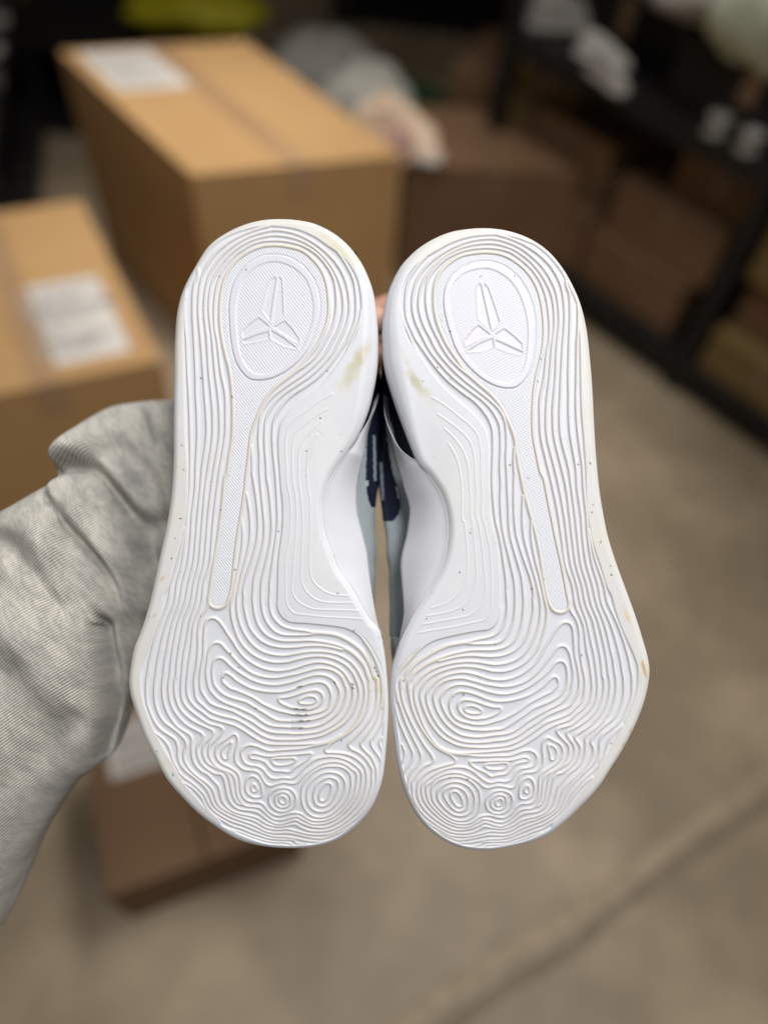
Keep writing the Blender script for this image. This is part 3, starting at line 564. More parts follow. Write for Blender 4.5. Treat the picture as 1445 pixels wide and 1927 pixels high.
    sec[..., 0] += (1 if left else -1)*1.6*ymask*np.sin(jj*.155+ys[:, None]*.09)
    du = np.gradient(sec, axis=0); dv = np.gradient(sec, axis=1); nr = np.cross(du, dv); nr /= np.linalg.norm(nr, axis=2)[..., None]+1e-9
    cen = sec.mean(axis=1, keepdims=True); flipn = np.sign(np.sum(nr*(sec-cen), -1)); nr *= np.where(flipn == 0, 1, flipn)[..., None]
    zc = sec[..., 2]; yc = np.repeat(ys[:, None], NP, 1); isM = (jj > NP/2) & np.ones_like(yc, bool)
    spx = CX+(sec[..., 0]-CX)*F/(F+zc)      # where the side reads across the shoe
    zr = np.interp(yc, [748, 790], [400, 128])
    counter = (yc < 752) & (zc < 330) | ((yc < 862) & (zc < zr))
    py = CY+(sec[..., 1]-CY)*F/(F+zc)
    if left:
        xb = np.interp(py, [745, 770, 800, 850, 900, 925, 940, 954], [706, 697, 692.5, 690.5, 689.5, 691, 694, 700]); dsw = spx-xb; yend = 953
        slot = (np.abs(spx-705.5-.02*(py-860)) < 2.2) & (py > 818) & (py < 902)
    else:
        xb = np.interp(py, [745, 780, 830, 860, 886, 920, 950, 966, 977], [724, 723, 728, 732, 737, 748, 752, 749, 741]); dsw = xb-spx; yend = 977
        slot = (np.abs(spx-718-.05*(py-900)) < 2.4) & (py > 868) & (py < 938)
    sw = (dsw > 0) & (py > 752) & (py < yend) & (zc > 128) & (zc < 345) & isM
    glint = sw & (dsw < 3.2) & (zc < 215) & (np.abs(py-(908 if left else 925)) < (6 if left else 11))  # short white piece of swoosh edge, painted in as its glint
    slot &= sw; sw &= ~slot & ~glint
    collar = (yc < 800) & (zc > .93*np.interp(yc, ys, ztop))
    F4 = gridfaces(len(ys), NP).reshape(len(ys)-1, NP-1, 4)
    def cellmask(m): return m[:-1, :-1] | m[1:, :-1] | m[1:, 1:] | m[:-1, 1:]
    def upart(nm, mask, mat, off, cell=True):
        f_ = F4[mask].reshape(-1, 4)
        if not len(f_): return
        u, inv = np.unique(f_.ravel(), return_inverse=True)
        P_ = (sec+nr*off).reshape(-1, 3)[u]
        return npmesh(nm, loc(P_), inv.reshape(-1, 4), mat, root, True, None, uvs.reshape(-1, 2)[u])
    mc = counter[:-1, :-1]; ms = sw[:-1, :-1] & ~mc; mcol = collar[:-1, :-1]
    upart('upper', ~mcol, KNIT, 0)
    upart('heel_counter', mc & ~mcol, NAVY, 1.6)
    upart('swoosh', ms, NAVYG, 1.6)
    upart('side_stripe', slot[:-1, :-1] & ~mc, STRIPE, 1.6)
    upart('swoosh_edge_glint', glint[:-1, :-1] & ~mc, GLINT, 2.2)
    upart('collar', mcol, LINING, -3)
    # painted white glint and knit vents
    # ---- arch plate
    m_ = 60
    e1 = catmull(edge1, 1.0); e2 = catmull(edge2, 1.0)
    def rs(c): s_ = np.concatenate([[0], np.cumsum(np.linalg.norm(np.diff(c, axis=0), axis=1))]); q = np.linspace(0, s_[-1], m_*2); return np.column_stack([np.interp(q, s_, c[:, 0]), np.interp(q, s_, c[:, 1])])
    e1 = rs(e1); e2 = rs(e2)
    tt = np.linspace(0, 1, m_*2)
    yb = 849 if left else 872
    # depth of the plate's two edges along its length
    zbase = z0(e1[:, 0], e1[:, 1])+Rf(e1[:, 0], e1[:, 1])*.85
    z1 = np.where(e1[:, 1] < yb, zbase-5+(yb-e1[:, 1])/(yb-741)*95, zbase-5)
    z2 = z1+8+np.sin(np.pi*np.clip(tt*1.02, 0, 1))**.7*44*np.clip(1-(z1-20)/140, .25, 1)
    rows = []
    nr_ = 16
    # bead along the front edge
    sg = 1 if left else -1
    rows.append(np.column_stack([unp(e1[:, 0]-sg*.3, z1+4), CY+(e1[:, 1]-CY)*(F+z1+4)/F, z1+5]))
    rows.append(np.column_stack([unp(e1[:, 0]-sg*.9, z1), CY+(e1[:, 1]-CY)*(F+z1)/F, z1+1]))
    rows.append(np.column_stack([unp(e1[:, 0]+sg*.2, z1), CY+(e1[:, 1]-CY)*(F+z1)/F, z1-.8]))
    for k in range(nr_+1):
        t = k/nr_; xx = e1[:, 0]*(1-t)+e2[:, 0]*t+sg*1.4*(1-t); yy = e1[:, 1]*(1-t)+e2[:, 1]*t
        zz_ = z1*(1-t)+z2*t+1.5*(t > 0)-np.sin(np.pi*t)*10*np.sin(np.pi*tt)+(t**2-t)*0
        rows.append(np.column_stack([unp(xx, zz_), CY+(yy-CY)*(F+zz_)/F, zz_]))
    last = rows[-1]; rows.append(last+np.array([-sg*1.0, 0, 3.0])); rows.append(last+np.array([-sg*6, 0, 3.0]))
    AV = np.array(rows); pc = np.empty(AV.shape); pc[...] = (.62, .62, .645)
    npmesh('arch_plate', loc(AV).reshape(-1, 3), gridfaces(len(rows), m_*2, False, flip=left), RUB, root, True, pc.reshape(-1, 3))
    return root
shoeL = shoe_build(-1)
shoeR = shoe_build(1)

# ------------------------------------------------------------------ person: forearm, hand and sleeve
person = empty('person', c2w((-.3, .35, .5)).tolist(), 'person in a heather grey sweatshirt, arm reaching in to hold both sneakers up', 'person')
PW = np.array(person.location)
def camloc(P): return c2w(P)-PW
U_ = [(-330,1130),(-120,1025),(0,966),(60,932),(106,902),(111,872),(122,832),(158,798),(208,768),(262,757),(340,752),(420,748),(500,745)]
L_ = [(-230,2050),(-60,1830),(0,1742),(60,1605),(140,1478),(212,1418),(236,1340),(262,1270),(300,1180),(360,1080),(420,990),(470,930),(530,880)]
dp = [.408,.412,.417,.420,.424,.429,.436,.444,.457,.464,.475,.485,.49]
thk = [.060,.058,.056,.054,.052,.050,.048,.046,.043,.041,.038,.036,.034]
Uc = catmull(np.column_stack([U_, dp, thk]), 9); 
def interp_like(A, n):
    s = np.linspace(0, len(A)-1, n); k = np.arange(len(A)); 
    return np.column_stack([np.interp(s, k, A[:, j]) for j in range(A.shape[1])])
NS = 260; NT = 200
def dense(P):
    P = np.asarray(P, float); k = len(P); Q = np.vstack([2*P[0]-P[1], P, 2*P[-1]-P[-2]]); s = np.linspace(0, k-1-1e-6, NS); i = s.astype(int); t = (s-i)[:, None]
    p0, p1, p2, p3 = Q[i], Q[i+1], Q[i+2], Q[i+3]
    return .5*((2*p1)+(-p0+p2)*t+(2*p0-5*p1+4*p2-p3)*t**2+(-p0+3*p1-3*p2+p3)*t**3)
Ud, Ld, dd = dense(U_), dense(L_), dense(np.column_stack([dp, thk]))
th = np.linspace(0, 2*np.pi, NT, endpoint=False)
mid = (Ud+Ld)/2; half = (Ud-Ld)/2
px = mid[:, None]+half[:, None]*np.cos(th)[None, :, None]
dep = dd[:, 0][:, None]-np.sin(th)[None]*dd[:, 1][:, None]
dref = dd[:, 0][:, None]-.25*dd[:, 1][:, None]*np.abs(np.sin(th))[None]
front = np.clip(np.sin(th), 0, 1)[None]*np.ones((NS, 1))
def crease(pts, width, amp, side=0):
    P = catmull(pts, 4); d = np.full(px.shape[:2], 1e9); sg = np.zeros_like(d)
    for a, b in zip(P[:-1], P[1:]):
        e = b-a; v = px-a; t = np.clip((v@e)/(e@e+1e-9), 0, 1); q = v-t[..., None]*e; dq = np.hypot(q[..., 0], q[..., 1])
        m = dq < d; d[m] = dq[m]; sg[m] = np.sign(e[0]*v[..., 1]-e[1]*v[..., 0])[m]
    # amp > 0 pushes away from the camera
    w_ = np.where(sg*side > 0, width*.35, width) if side else width
    return amp*np.exp(-(d/w_)**2)
disp = np.zeros(px.shape[:2])
disp += crease([(95,905),(150,888),(190,893),(225,918),(255,955),(285,1005),(300,1060)], 26, .016, 1)
disp -= crease([(125,850),(170,838),(215,850),(262,895),(300,950)], 34, .011)
disp += crease([(112,945),(150,972),(173,998),(200,1025),(226,1055),(250,1100),(262,1180)], 15, .0065)
disp -= crease([(190,960),(225,1000),(255,1060),(268,1130)], 26, .006)
disp += crease([(232,852),(270,880),(305,935),(315,980)], 30, .017)
disp += crease([(255,765),(285,800),(300,840)], 16, .006)
disp += crease([(218,1170),(222,1260),(218,1340),(204,1410)], 22, .016, 1)
disp += crease([(0,1012),(60,1030),(110,1075),(150,1130)], 26, .006, 1)
disp -= crease([(20,980),(90,985),(150,1020)], 30, .004)
disp += crease([(-40,1200),(60,1240),(130,1330)], 50, .004)
disp -= crease([(40,1150),(120,1200),(170,1290)], 40, .004)
disp += crease([(60,1440),(110,1400),(180,1330)], 30, .003)
nzz = .0012*(np.sin(px[..., 0]*.035+np.sin(px[..., 1]*.02)*2)*np.sin(px[..., 1]*.03+px[..., 0]*.01))
disp = (disp*1.3+nzz)*np.clip(front*2.2, 0, 1)
dep2 = dep+disp
Pc = np.stack([(px[..., 0]-CX)/F*dref, (px[..., 1]-CY)/F*dref, dep2], -1)
uvS = np.stack([(px[..., 0]*.80-px[..., 1]*.60)/1000, (px[..., 0]*.60+px[..., 1]*.80+6*np.sin(px[..., 0]*.02))/1000], -1)
body_parent = person
sleeve = npmesh('sleeve', camloc(Pc.reshape(-1, 3)), gridfaces(NS, NT, True), FLEECE, person, True, None, uvS.reshape(-1, 2))
# body: forearm, palm and five fingers as one skinned surface, hidden behind the shoes but for a glimpse between the heels
def cp(x, y, d): return tuple(camloc(np.array([(x-CX)/F*d, (y-CY)/F*d, d])))
bv = []; be = []; br = []
def chain(pts, start=None):
    prev = start
    for (x, y, d, r) in pts:
        bv.append(cp(x, y, d)); br.append(r); k = len(bv)-1
        if prev is not None: be.append((prev, k))
        prev = k
    return prev
fore = chain([(-100, 1480, .45, .045), (120, 1230, .46, .038), (330, 980, .485, .031), (450, 850, .505, .026)])
palm = chain([(520, 770, .515, .027), (585, 700, .52, .030), (630, 660, .52, .026)], fore)
chain([(660, 610, .515, .0105), (740, 575, .505, .0095), (810, 575, .49, .0085), (850, 590, .478, .0075)], palm)
chain([(670, 640, .52, .0105), (760, 620, .51, .010), (840, 620, .495, .009), (885, 635, .48, .0078)], palm)
chain([(665, 670, .52, .0105), (750, 670, .512, .0095), (825, 675, .495, .0088), (865, 690, .482, .0075)], palm)
chain([(650, 705, .52, .0095), (720, 725, .512, .0088), (785, 735, .498, .0078), (815, 745, .487, .0068)], palm)
chain([(600, 640, .505, .013), (655, 600, .475, .0115), (700, 602, .448, .0100), (722, 608, .436, .0088)], palm-1)
me = bpy.data.meshes.new('body'); me.from_pydata(bv, be, []); me.materials.append(SKIN)
bo = link(bpy.data.objects.new('body', me), person)
sk = bo.modifiers.new('skin', 'SKIN'); sk.use_smooth_shade = True
for i, r in enumerate(br): me.skin_vertices[0].data[i].radius = (r, r)
me.skin_vertices[0].data[0].use_root = True
ss = bo.modifiers.new('sub', 'SUBSURF'); ss.levels = 2; ss.render_levels = 2

# ------------------------------------------------------------------ background
FLOORM = None
def floor_mat():
    m, nt, b = newmat('worn_concrete'); N = nt.nodes; Lk = nt.links
    tc = N.new('ShaderNodeTexCoord')
    n = N.new('ShaderNodeTexNoise'); n.inputs['Scale'].default_value = 2.3; n.inputs['Detail'].default_value = 6; Lk.new(tc.outputs['Object'], n.inputs[0])
    n2 = N.new('ShaderNodeTexNoise'); n2.inputs['Scale'].default_value = 14; n2.inputs['Detail'].default_value = 5; Lk.new(tc.outputs['Object'], n2.inputs[0])
    r = N.new('ShaderNodeValToRGB'); e = r.color_ramp.elements; e[0].position = .34; e[0].color = (.235, .18, .115, 1); e[1].position = .68; e[1].color = (.44, .345, .235, 1)
    x = e.new(.5); x.color = (.31, .24, .158, 1)
    Lk.new(n.outputs[0], r.inputs[0])
    mr = N.new('ShaderNodeMapRange'); mr.inputs[1].default_value = .3; mr.inputs[2].default_value = .7; mr.inputs[3].default_value = .9; mr.inputs[4].default_value = 1.1; Lk.new(n2.outputs[0], mr.inputs[0])
    mx = N.new('ShaderNodeMix'); mx.data_type = 'RGBA'; mx.blend_type = 'MULTIPLY'; mx.inputs[0].default_value = 1; Lk.new(r.outputs[0], mx.inputs[6]); Lk.new(mr.outputs[0], mx.inputs[7])
    Lk.new(mx.outputs[2], b.inputs['Base Color']); b.inputs['Roughness'].default_value = .5; b.inputs['Specular IOR Level'].default_value = .3
    return m
fl = MB().box(-11, 11, -4, 9, -.1, 0).build('floor', floor_mat()); tag(fl, kind='structure')
def onz(x, y, z):
    r = M @ np.array([(x-CX)/F, (y-CY)/F, 1.]); t = (z-CAMH)/r[2]; return r*t+CAM
def strip(name, pts, wd, mat, z):
    P = np.array([onz(a, b, 0)[:2] for a, b in pts]); P = catmull(P, .03); t = np.gradient(P, axis=0); t /= np.linalg.norm(t, axis=1)[:, None]; nn = np.stack([-t[:, 1], t[:, 0]], -1)
    w_ = wd*(1+.2*np.sin(np.arange(len(P))*1.7)*np.sin(np.arange(len(P))*.6))[:, None]
    V = np.vstack([np.column_stack([P+nn*w_/2, np.full(len(P), z)]), np.column_stack([P-nn*w_/2, np.full(len(P), z)])])
    n = len(P); f = [(i, i+1, n+i+1, n+i) for i in range(n-1)]
    o = npmesh(name, V, f, mat, None, False); tag(o, kind='structure'); return o
strip('floor_joint', [(1560,1440),(1445,1512),(1330,1590),(1222,1668),(1147,1720),(1078,1782),(985,1838),(890,1900),(770,1990)], .020, noise_mat('joint_filler', (.19, .148, .10), (.25, .195, .135), 20, .9), .004)
strip('floor_patch', [(1545,1395),(1430,1470),(1320,1545),(1205,1635),(1120,1690),(1040,1745),(945,1803),(850,1865),(730,1955)], .028, noise_mat('joint_spall', (.31, .24, .16), (.42, .33, .23), 26, .8), .004)

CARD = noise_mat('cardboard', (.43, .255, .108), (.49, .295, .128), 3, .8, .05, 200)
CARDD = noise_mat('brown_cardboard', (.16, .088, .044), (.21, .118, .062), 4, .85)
CARDN = noise_mat('shaded_brown_cardboard', (.16, .092, .050), (.20, .118, .065), 4, .85)  # darker albedo stands in for the shadow over the low carton
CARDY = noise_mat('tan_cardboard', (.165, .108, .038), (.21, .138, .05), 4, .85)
TAPE = noise_mat('packing_tape', (.37, .225, .115), (.43, .27, .15), 9, .3, spec=.5)
TAPED = noise_mat('brown_tape', (.165, .10, .055), (.21, .13, .075), 9, .3, spec=.5)
LABEL = noise_mat('label_paper', (.60, .56, .51), (.66, .62, .57), 6, .7)
INK = noise_mat('label_ink', (.20, .19, .18), (.36, .35, .33), 40, .8)
def carton(loc_, rz, lx, ly, h, mat, label, group='cardboard cartons standing on the floor', tape=True, lab=None, shear=0.0):
    # local origin: near-left bottom corner; x along the near edge, y away
    r = empty('cardboard_box', loc_, label, 'box', group, (0, 0, rz))
    t = .005
    MB().box(0, lx, 0, t, 0, h-.004).build('side_panel', mat, r); MB().box(0, lx, ly-t, ly, 0, h-.004).build('side_panel', mat, r)
    MB().box(0, t, t+.0005, ly-t-.0005, 0, h-.004).build('side_panel', mat, r); MB().box(lx-t, lx, t+.0005, ly-t-.0005, 0, h-.004).build('side_panel', mat, r)
    MB().box(t+.001, lx-t-.001, t+.001, ly-t-.001, .002, .008).build('bottom_panel', mat, r)
    g_ = .003
    MB().box(0, lx/2-g_/2, 0, ly, h-.0035, h+.0015).build('flap', mat, r, .002); MB().box(lx/2+g_/2, lx, 0, ly, h-.0035, h+.0015).build('flap', mat, r, .002)
    if tape:
        MB().box(lx/2-.028, lx/2+.028, -.0018, ly+.0018, h+.0019, h+.0027).build('tape', TAPE if mat is CARD else TAPED, r)
        MB().box(lx/2-.028, lx/2+.028, -.0022, -.0006, h-.075, h+.0018).build('tape', TAPE if mat is CARD else TAPED, r)
    if lab:
        x0, x1, y0, y1 = lab
        o = MB().box(x0, x1, y0, y1, h+.0019, h+.0026).build('shipping_label', LABEL, r)
        for k in range(7):
            yy = y1-(k+1)*(y1-y0)/8.2; wd = (.78, .5, .82, .66, .35, .74, .55)[k]*(x1-x0)
            a = x0+(x1-x0)*.1; hh = (y1-y0)*(.045 if k not in (2, 5) else .09)
            m = MB()
            if k == 5:
                xx = a
                while xx < a+wd: wv = random.uniform(.0015, .005); m.box(xx, xx+wv, yy-hh, yy+hh*.4, h+.0027, h+.0030); xx += wv+random.uniform(.002, .004)
            else:
                xx = a
                while xx < a+wd: wv = random.uniform(.008, .03); m.box(xx, xx+wv, yy-hh/2, yy+hh/2, h+.0027, h+.0030); xx += wv+.005
            m.build('print_line', INK, o)
    if shear:                                   # a carton pushed out of square
        for o in r.children_recursive:
            for v in o.data.vertices: v.co.x += shear*v.co.y
    return r
def ang(a, b): return math.atan2(b[1]-a[1], b[0]-a[0])
def skew(nl, nr, fr):       # near edge angle, its length, depth and shear of a top face seen at three corners
    e = (nr-nl)[:2]; W = float(np.linalg.norm(e)); e = e/W; n = np.array([-e[1], e[0]]); d = (fr-nr)[:2]
    return math.atan2(e[1], e[0]), W, float(d@n), float(d@e)/float(d@n)
h1 = .6; NL = onz(360,330,h1); a_, W_, D_, K_ = skew(NL, onz(757,292,h1), onz(462,76,h1))
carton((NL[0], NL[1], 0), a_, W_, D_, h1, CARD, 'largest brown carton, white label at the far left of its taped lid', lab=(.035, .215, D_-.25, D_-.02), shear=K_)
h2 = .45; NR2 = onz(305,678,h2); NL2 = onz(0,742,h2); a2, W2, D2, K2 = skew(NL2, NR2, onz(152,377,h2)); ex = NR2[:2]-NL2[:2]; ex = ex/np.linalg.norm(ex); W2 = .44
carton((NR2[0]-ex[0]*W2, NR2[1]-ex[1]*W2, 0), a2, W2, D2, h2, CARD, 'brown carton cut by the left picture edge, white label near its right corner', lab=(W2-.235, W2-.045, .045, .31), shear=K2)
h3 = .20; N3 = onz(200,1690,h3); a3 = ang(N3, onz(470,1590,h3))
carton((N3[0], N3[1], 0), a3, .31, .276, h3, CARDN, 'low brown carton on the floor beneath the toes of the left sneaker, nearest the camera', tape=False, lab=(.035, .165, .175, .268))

BLK = noise_mat('black_steel', (.008, .007, .007), (.016, .014, .013), 10, .6)
DARK = noise_mat('dark_wall', (.010, .008, .007), (.02, .016, .013), 2, .9)
def tagbox(o, *a, **k): return tag(o, *a, **k)
# back wall far behind
wl = MB().box(-11, 11, 5.6, 5.7, 0, 3.8).build('wall', DARK); tag(wl, 'dark warehouse wall behind everything', 'wall', kind='structure')
# --- right rack
rp = np.array([.57, 1.91]); rd = np.array([.7, -.714]); rn = np.array([.714, .7])
rk = empty('storage_rack', (rp[0], rp[1], 0), 'black steel storage rack along the right with cartons below and pale goods on its shelf', 'rack', None, (0, 0, math.atan2(rd[1], rd[0])))
# local: x along rack toward the viewer's right, y = away (left normal of dir) 
X0, X1 = -.55, 1.05; DY = .55
def rbox(nm, *a, mat=BLK, par=rk, bev=0): return MB().box(*a).build(nm, mat, par, bev)
for xx in (X0, .30, X1):
    for yy in (0, DY-.04): rbox('post', xx, xx+.04, yy, yy+.04, 0, 2.0)
for zz in (.055, .62, 1.25):
    rbox('beam', X0+.041, X1-.001, -.004, .03, zz, zz+.055); rbox('beam', X0+.041, X1-.001, DY-.03, DY+.004, zz, zz+.055)
    rbox('shelf', X0+.042, X1-.002, .031, DY-.031, zz+.035, zz+.05)
def rw(x, y, z): 
    q = rp+rd*x+np.array([-rd[1], rd[0]])*y; return (q[0], q[1], z)
ra = math.atan2(rd[1], rd[0])
def small_carton(x, y, z, lx, ly, h, mat, label, rot=0):
    r = empty('cardboard_box', rw(x, y, z), label, 'box', 'cartons stored on the black rack', (0, 0, ra+rot))
    MB().box(0, lx, 0, ly, 0, h-.022).build('carton_body', mat, r, .002)
    MB().box(-.003, lx+.003, -.003, ly+.003, h-.0215, h).build('lid', mat, r, .002)
    MB().box(lx*.45, lx*.55, -.0042, -.0034, h-.09, h-.002).build('tape', TAPED, r)
    return r
zb = .106
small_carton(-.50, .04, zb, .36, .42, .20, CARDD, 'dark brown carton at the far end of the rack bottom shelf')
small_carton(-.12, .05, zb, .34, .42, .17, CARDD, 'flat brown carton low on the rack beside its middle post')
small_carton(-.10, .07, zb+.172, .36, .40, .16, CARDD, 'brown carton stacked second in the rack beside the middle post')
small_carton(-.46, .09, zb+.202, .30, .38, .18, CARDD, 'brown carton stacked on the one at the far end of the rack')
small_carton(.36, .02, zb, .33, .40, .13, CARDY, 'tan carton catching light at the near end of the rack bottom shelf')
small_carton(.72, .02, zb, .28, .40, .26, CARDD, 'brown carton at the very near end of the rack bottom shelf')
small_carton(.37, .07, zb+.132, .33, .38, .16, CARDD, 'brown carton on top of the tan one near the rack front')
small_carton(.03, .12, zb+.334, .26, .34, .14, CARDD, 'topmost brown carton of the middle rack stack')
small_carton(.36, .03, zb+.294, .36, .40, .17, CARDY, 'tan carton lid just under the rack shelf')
WHT = noise_mat('white_plastic', (.52, .50, .44), (.62, .60, .53), 6, .5); GRY = noise_mat('grey_plastic', (.30, .28, .25), (.40, .37, .33), 6, .6)
PGR = noise_mat('pale_green_plastic', (.48, .52, .40), (.60, .63, .50), 5, .5)
DKG = noise_mat('dark_grey_goods', (.05, .045, .045), (.09, .08, .08), 8, .7)
# sneaker-like low shoes and soft bundles for the shelves
def mini_shoe(loc_, rz, sole_m, upper_m, label, group, s=1.0, cat='shoe'):
    r = empty('sneaker', loc_, label, cat, group, (0, 0, rz))
    xs = np.linspace(0, 1, 22); NTt = 18; thh = np.linspace(0, 2*np.pi, NTt, endpoint=False)
    wdt = np.interp(xs, [0, .04, .2, .45, .72, .92, 1], [.004, .028, .034, .031, .045, .034, .004])*s
    ht = np.interp(xs, [0, .04, .2, .38, .55, .8, .95, 1], [.03, .085, .10, .095, .075, .045, .03, .01])*s
    Ls = .29*s
    V = np.array([[(x*Ls, w_*np.cos(t)*(1 if np.sin(t) < 0 else 1-.35*np.sin(t)), .025*s+(h_*np.sin(t) if np.sin(t) > 0 else .006*s*np.sin(t))) for t in thh] for x, w_, h_ in zip(xs, wdt, ht)])
    npmesh('upper', V.reshape(-1, 3), gridfaces(22, NTt, True), upper_m, r)
    V = np.array([[(x*Ls*1.03-.004, (w_+.004)*c_, z_) for (c_, z_) in ((1, .001), (1.08, .012*s), (1, .03*s), (-1, .03*s), (-1.08, .012*s), (-1, .001))] for x, w_ in zip(xs, wdt)])
    npmesh('midsole', V.reshape(-1, 3), gridfaces(22, 6, True), sole_m, r)
    return r
def bundle(loc_, rad, mat, label, cat='bag', name='plastic_bag', group=None, seed=1):
    rs_ = np.random.default_rng(seed); nu, nv = 30, 40
    u = np.linspace(0, np.pi, nu)[:, None]; v = np.linspace(0, 2*np.pi, nv, endpoint=False)[None]
    ph = rs_.uniform(0, 6, 8)
    rr = 1+.10*np.sin(3*v+ph[0]+2*u)+.07*np.sin(5*v+ph[1])*np.sin(4*u+ph[2])+.05*np.sin(9*v+ph[3]+3*u)+.03*np.sin(17*v+ph[4]-5*u)
    P_ = np.stack([rad[0]*rr*np.sin(u)*np.cos(v), rad[1]*rr*np.sin(u)*np.sin(v), rad[2]*(1+np.cos(u)*(1+.08*np.sin(4*v+ph[5])))], -1)
    P_[..., 2] = np.maximum(P_[..., 2], 0)
    o = npmesh(name, P_.reshape(-1, 3), gridfaces(nu, nv, True), mat); o.location = loc_
    return tag(o, label, cat, group)
zs = .672
mini_shoe(rw(-.33, .05, zs), ra+.25, WHT, WHT, 'pair-less white sneaker lying at the far end of the rack shelf', 'sneakers on the rack shelf', .52)
mini_shoe(rw(-.24, .0, zs), ra-.2, GRY, GRY, 'grey sneaker with white sole on the rack shelf next to the white one', 'sneakers on the rack shelf', .5)
mini_shoe(rw(-.52, .05, zs), ra+.9, GRY, GRY, 'dull grey-brown sneaker at the very end of the rack shelf', 'sneakers on the rack shelf', .8)
mini_shoe(rw(.02, .10, zs), ra+.1, DKG, DKG, 'charcoal sneaker behind the shelf beam near the middle', 'sneakers on the rack shelf', .95)
mini_shoe(rw(-.06, .24, zs), ra+.4, DKG, DKG, 'charcoal sneaker further back on the rack shelf', 'sneakers on the rack shelf', .95)
for k, (x, lb) in enumerate(((.135, 'left'), (.225, 'right'))):
    r = empty('spool', rw(x, .015, zs), 'grey round spool at the rack shelf front, the %s one of two' % ('farther' if k == 0 else 'nearer'), 'spool', 'two grey spools on the rack shelf')
    for nm, rad_, z0_, z1_ in (('flange', .027, 0, .008), ('core', .019, .0085, .0315), ('flange', .027, .032, .040)):
        t_ = np.linspace(0, 2*np.pi, 24, endpoint=False); ring = lambda q, z_: np.column_stack([q*np.cos(t_), q*np.sin(t_), np.full(24, z_)])
        npmesh(nm, np.vstack([ring(.001, z0_), ring(rad_, z0_), ring(rad_, z1_), ring(.001, z1_)]), gridfaces(4, 24, True), GRY, r, False)
# pale goods above
bundle(rw(.16, .10, .80), (.17, .12, .12), PGR, 'large pale green-white plastic sack at the upper right, on the boxes of the rack shelf', seed=3)
bundle(rw(-.05, .12, .83), (.15, .11, .06), GRY, 'flattened grey plastic sack behind the white sneaker on the rack', seed=5)
bx = small_carton(-.05, .05, zs, .42, .30, .155, BLK, 'black carton on the rack shelf carrying the pale green sack'); 
small_carton(-.48, .16, zs, .40, .30, .125, BLK, 'black carton on the rack shelf carrying the grey sack')
WCARD = noise_mat('pale_carton_board', (.38, .33, .27), (.46, .41, .34), 8, .8)
small_carton(-.44, .20, zs+.126, .16, .13, .07, WCARD, 'pale carton lying behind the white sneaker on the rack')
small_carton(.40, .06, zs, .20, .2, .09, CARDY, 'small tan carton beside the grey spools at the near end of the shelf', .2)
mini_shoe(rw(.44, .02, zs+.092), ra+.5, GRY, BLK, 'black sneaker with a grey sole on the small tan carton', 'sneakers on the rack shelf', .6)
# --- middle distance
p = onz(770, 300, .42); 
def carton2(loc_, rz, lx, ly, h, mat, label): return carton(loc_, rz, lx, ly, h, mat, label, tape=True)
q = onz(765, 310, .40); carton2((q[0], q[1], 0), ang(q, onz(1000, 400, .40))+.55, .50, .36, .40, CARDD, 'dark brown carton to the right of the largest one, sneakers lying on its lid')
BEI = noise_mat('beige_suede', (.70, .52, .37), (.80, .62, .46), 12, .8); PNK = noise_mat('dusty_pink_suede', (.50, .29, .23), (.60, .38, .31), 12, .8)
for k, (x, y, rz, m1, m2, lb) in enumerate(((665, 240, .70, BEI, BEI, 'beige sneaker lying against the edge of the largest carton'), (700, 205, -.5, BEI, BEI, 'beige sneaker at the back of the pile on the dark carton'),
        (722, 232, -.7, WHT, BEI, 'beige sneaker with a white sole at the right of the pile'), (775, 282, -2.7, PNK, PNK, 'dusty pink sneaker at the front of the pile'))):
    q = onz(x, y, .44); mini_shoe((q[0], q[1], .405+.002*k if k != 1 else .41), rz, m1, m2, lb, 'sneakers piled on the dark carton', .78)
GRN = noise_mat('green_tote', (.03, .085, .035), (.045, .12, .05), 8, .5)
q = onz(560, 190, .3); tr = empty('tote', (-.68, 2.66, 0), 'dark green plastic tote behind the largest carton, filled with pale sacks', 'tote', None, (0, 0, -.55))
for a_ in ((0, .62, 0, .012, 0, .30), (0, .62, .42, .432, 0, .30), (0, .012, .0125, .4195, 0, .30), (.608, .62, .0125, .4195, 0, .30)): MB().box(*a_).build('side_wall', GRN, tr)
MB().box(.013, .607, .0125, .4195, .002, .012).build('base', GRN, tr)
for a_ in ((-.012, .632, -.012, -.001, .27, .305), (-.012, .632, .433, .444, .27, .305)): MB().box(*a_).build('rim', GRN, tr)
def at_tote(x, y, z): c, s = math.cos(-.55), math.sin(-.55); return (-.68+x*c-y*s, 2.66+x*s+y*c, z)
bundle(at_tote(.20, .25, .17), (.19, .16, .13), GRY, 'grey plastic sack inside the green tote, the farther of its two', seed=9)
bundle(at_tote(.45, .18, .17), (.15, .16, .13), WHT, 'whitish plastic sack inside the green tote, the nearer of its two', seed=11)
YEL = noise_mat('yellow_plastic', (.33, .29, .006), (.42, .37, .01), 6, .5)
q = onz(345, 25, .42); bundle((-.86, 2.90, .342), (.24, .14, .07), YEL, 'bright yellow sack lying on the dark shelf behind the largest carton', seed=21)
# tan cartons in the middle distance
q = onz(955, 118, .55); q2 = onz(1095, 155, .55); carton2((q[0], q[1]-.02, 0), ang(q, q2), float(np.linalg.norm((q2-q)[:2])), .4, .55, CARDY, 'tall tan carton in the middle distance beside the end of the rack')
q = onz(850, 130, .48); carton2((q[0], q[1], 0), -.3, .20, .35, .48, CARDD, 'narrow brown carton left of the tall tan one')
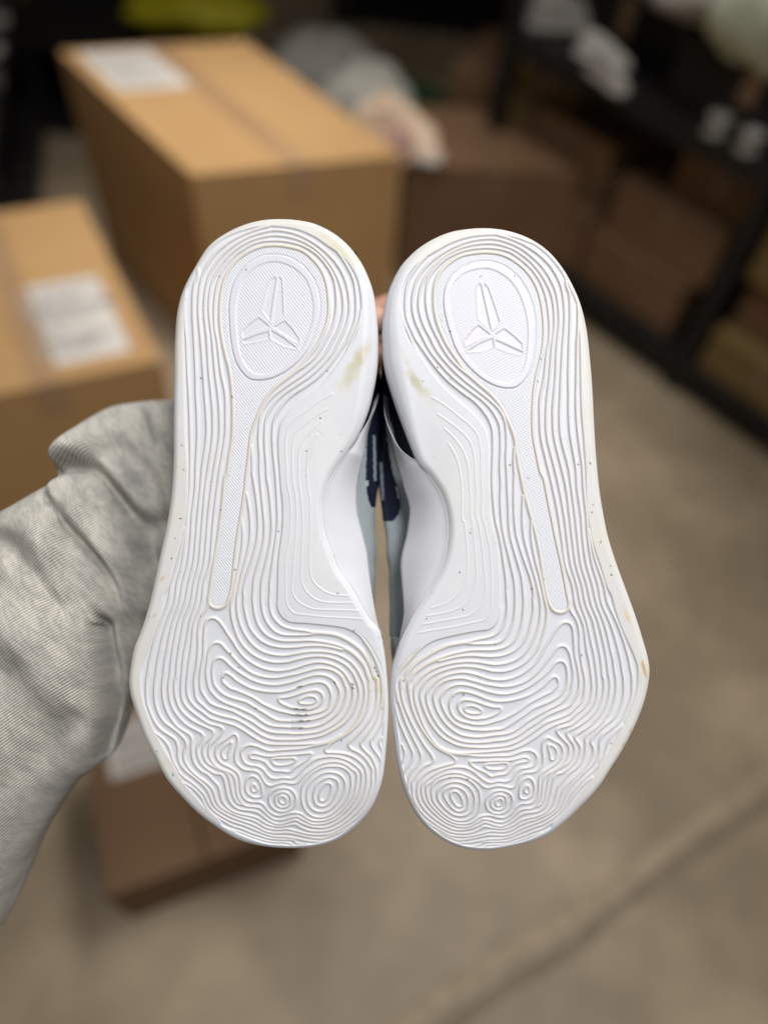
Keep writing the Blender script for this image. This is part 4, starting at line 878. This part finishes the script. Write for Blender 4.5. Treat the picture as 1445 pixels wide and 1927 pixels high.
# dark racking at the back
for k, (x0, x1, y0) in enumerate(((-2.9, -.80, 2.72), (-.5, 1.9, 4.0))):
    r = empty('storage_rack', (x0, y0, 0), 'black shelving far at the back, the %s bay' % ('left' if k == 0 else 'right'), 'rack', 'black shelving at the back')
    for xx in (0, x1-x0-.05):
        for yy in (0, .6): MB().box(xx, xx+.05, yy, yy+.05, 0, .36 if k == 0 else 2.4).build('post', BLK, r)
    for zz in ((.02, .3) if k == 0 else (.02, .8, 1.2, 1.6)):
        MB().box(.051, x1-x0-.051, .0, .65, zz, zz+.04).build('shelf', BLK, r)
    MB().box(.051, x1-x0-.051, .66, .67, 0, 2.4).build('back_panel', DARK, r)
# left: low dark rack with odds and ends, far carton
lk = empty('storage_rack', (-1.60, 1.67, 0), 'low black rack at the left edge of the floor holding dark shoes', 'rack', None, (0, 0, .30))
for zz in (.08, .40): MB().box(0, .5, 0, 1.0, zz, zz+.03).build('shelf', BLK, lk)
for xx in (0, .46):
    for yy in (-.041, 1.001): MB().box(xx, xx+.04, yy, yy+.04, 0, .6).build('post', BLK, lk)
def lw(x, y, z): c, s = math.cos(.30), math.sin(.30); return (-1.60+x*c-y*s, 1.67+x*s+y*c, z)
for k, (x, y, m1, m2, lb) in enumerate(((.20, .12, PNK, WHT, 'pale pink sneaker nearest the carton on the low black rack'), (.22, .36, DKG, DKG, 'dark sneaker in the middle of the low black rack'), (.20, .58, GRY, DKG, 'dark sneaker with a grey sole on the low black rack'), (.2, .8, GRY, DKG, 'farthest dark sneaker on the low black rack'))):
    mini_shoe(lw(x+.0, y, .432), .30, m1, m2, lb, 'sneakers on the low black rack', 1.0)
carton((-1.78, 3.0, .342), -.1, .26, .22, .1, CARDY, 'small tan carton on the low dark shelving in the top left corner', 'cartons on the shelving at the back')
carton((-2.3, 2.95, .342), 0, .35, .25, .12, DKG, 'charcoal carton on the low shelving at the far top left corner', 'cartons on the shelving at the back')
carton((-1.45, 3.12, .342), 0, .5, .18, .14, BLK, 'black carton on the low shelving behind the yellow sack', 'cartons on the shelving at the back')

q = onz(1447, 765, .04); bundle((q[0]+.03, q[1], 0), (.09, .07, .045), noise_mat('dusty_rag', (.22, .17, .15), (.30, .24, .21), 12, .9), 'small dusty pink-grey rag bundle on the floor at the right edge below the rack', 'rag', 'rag_bundle', seed=31)
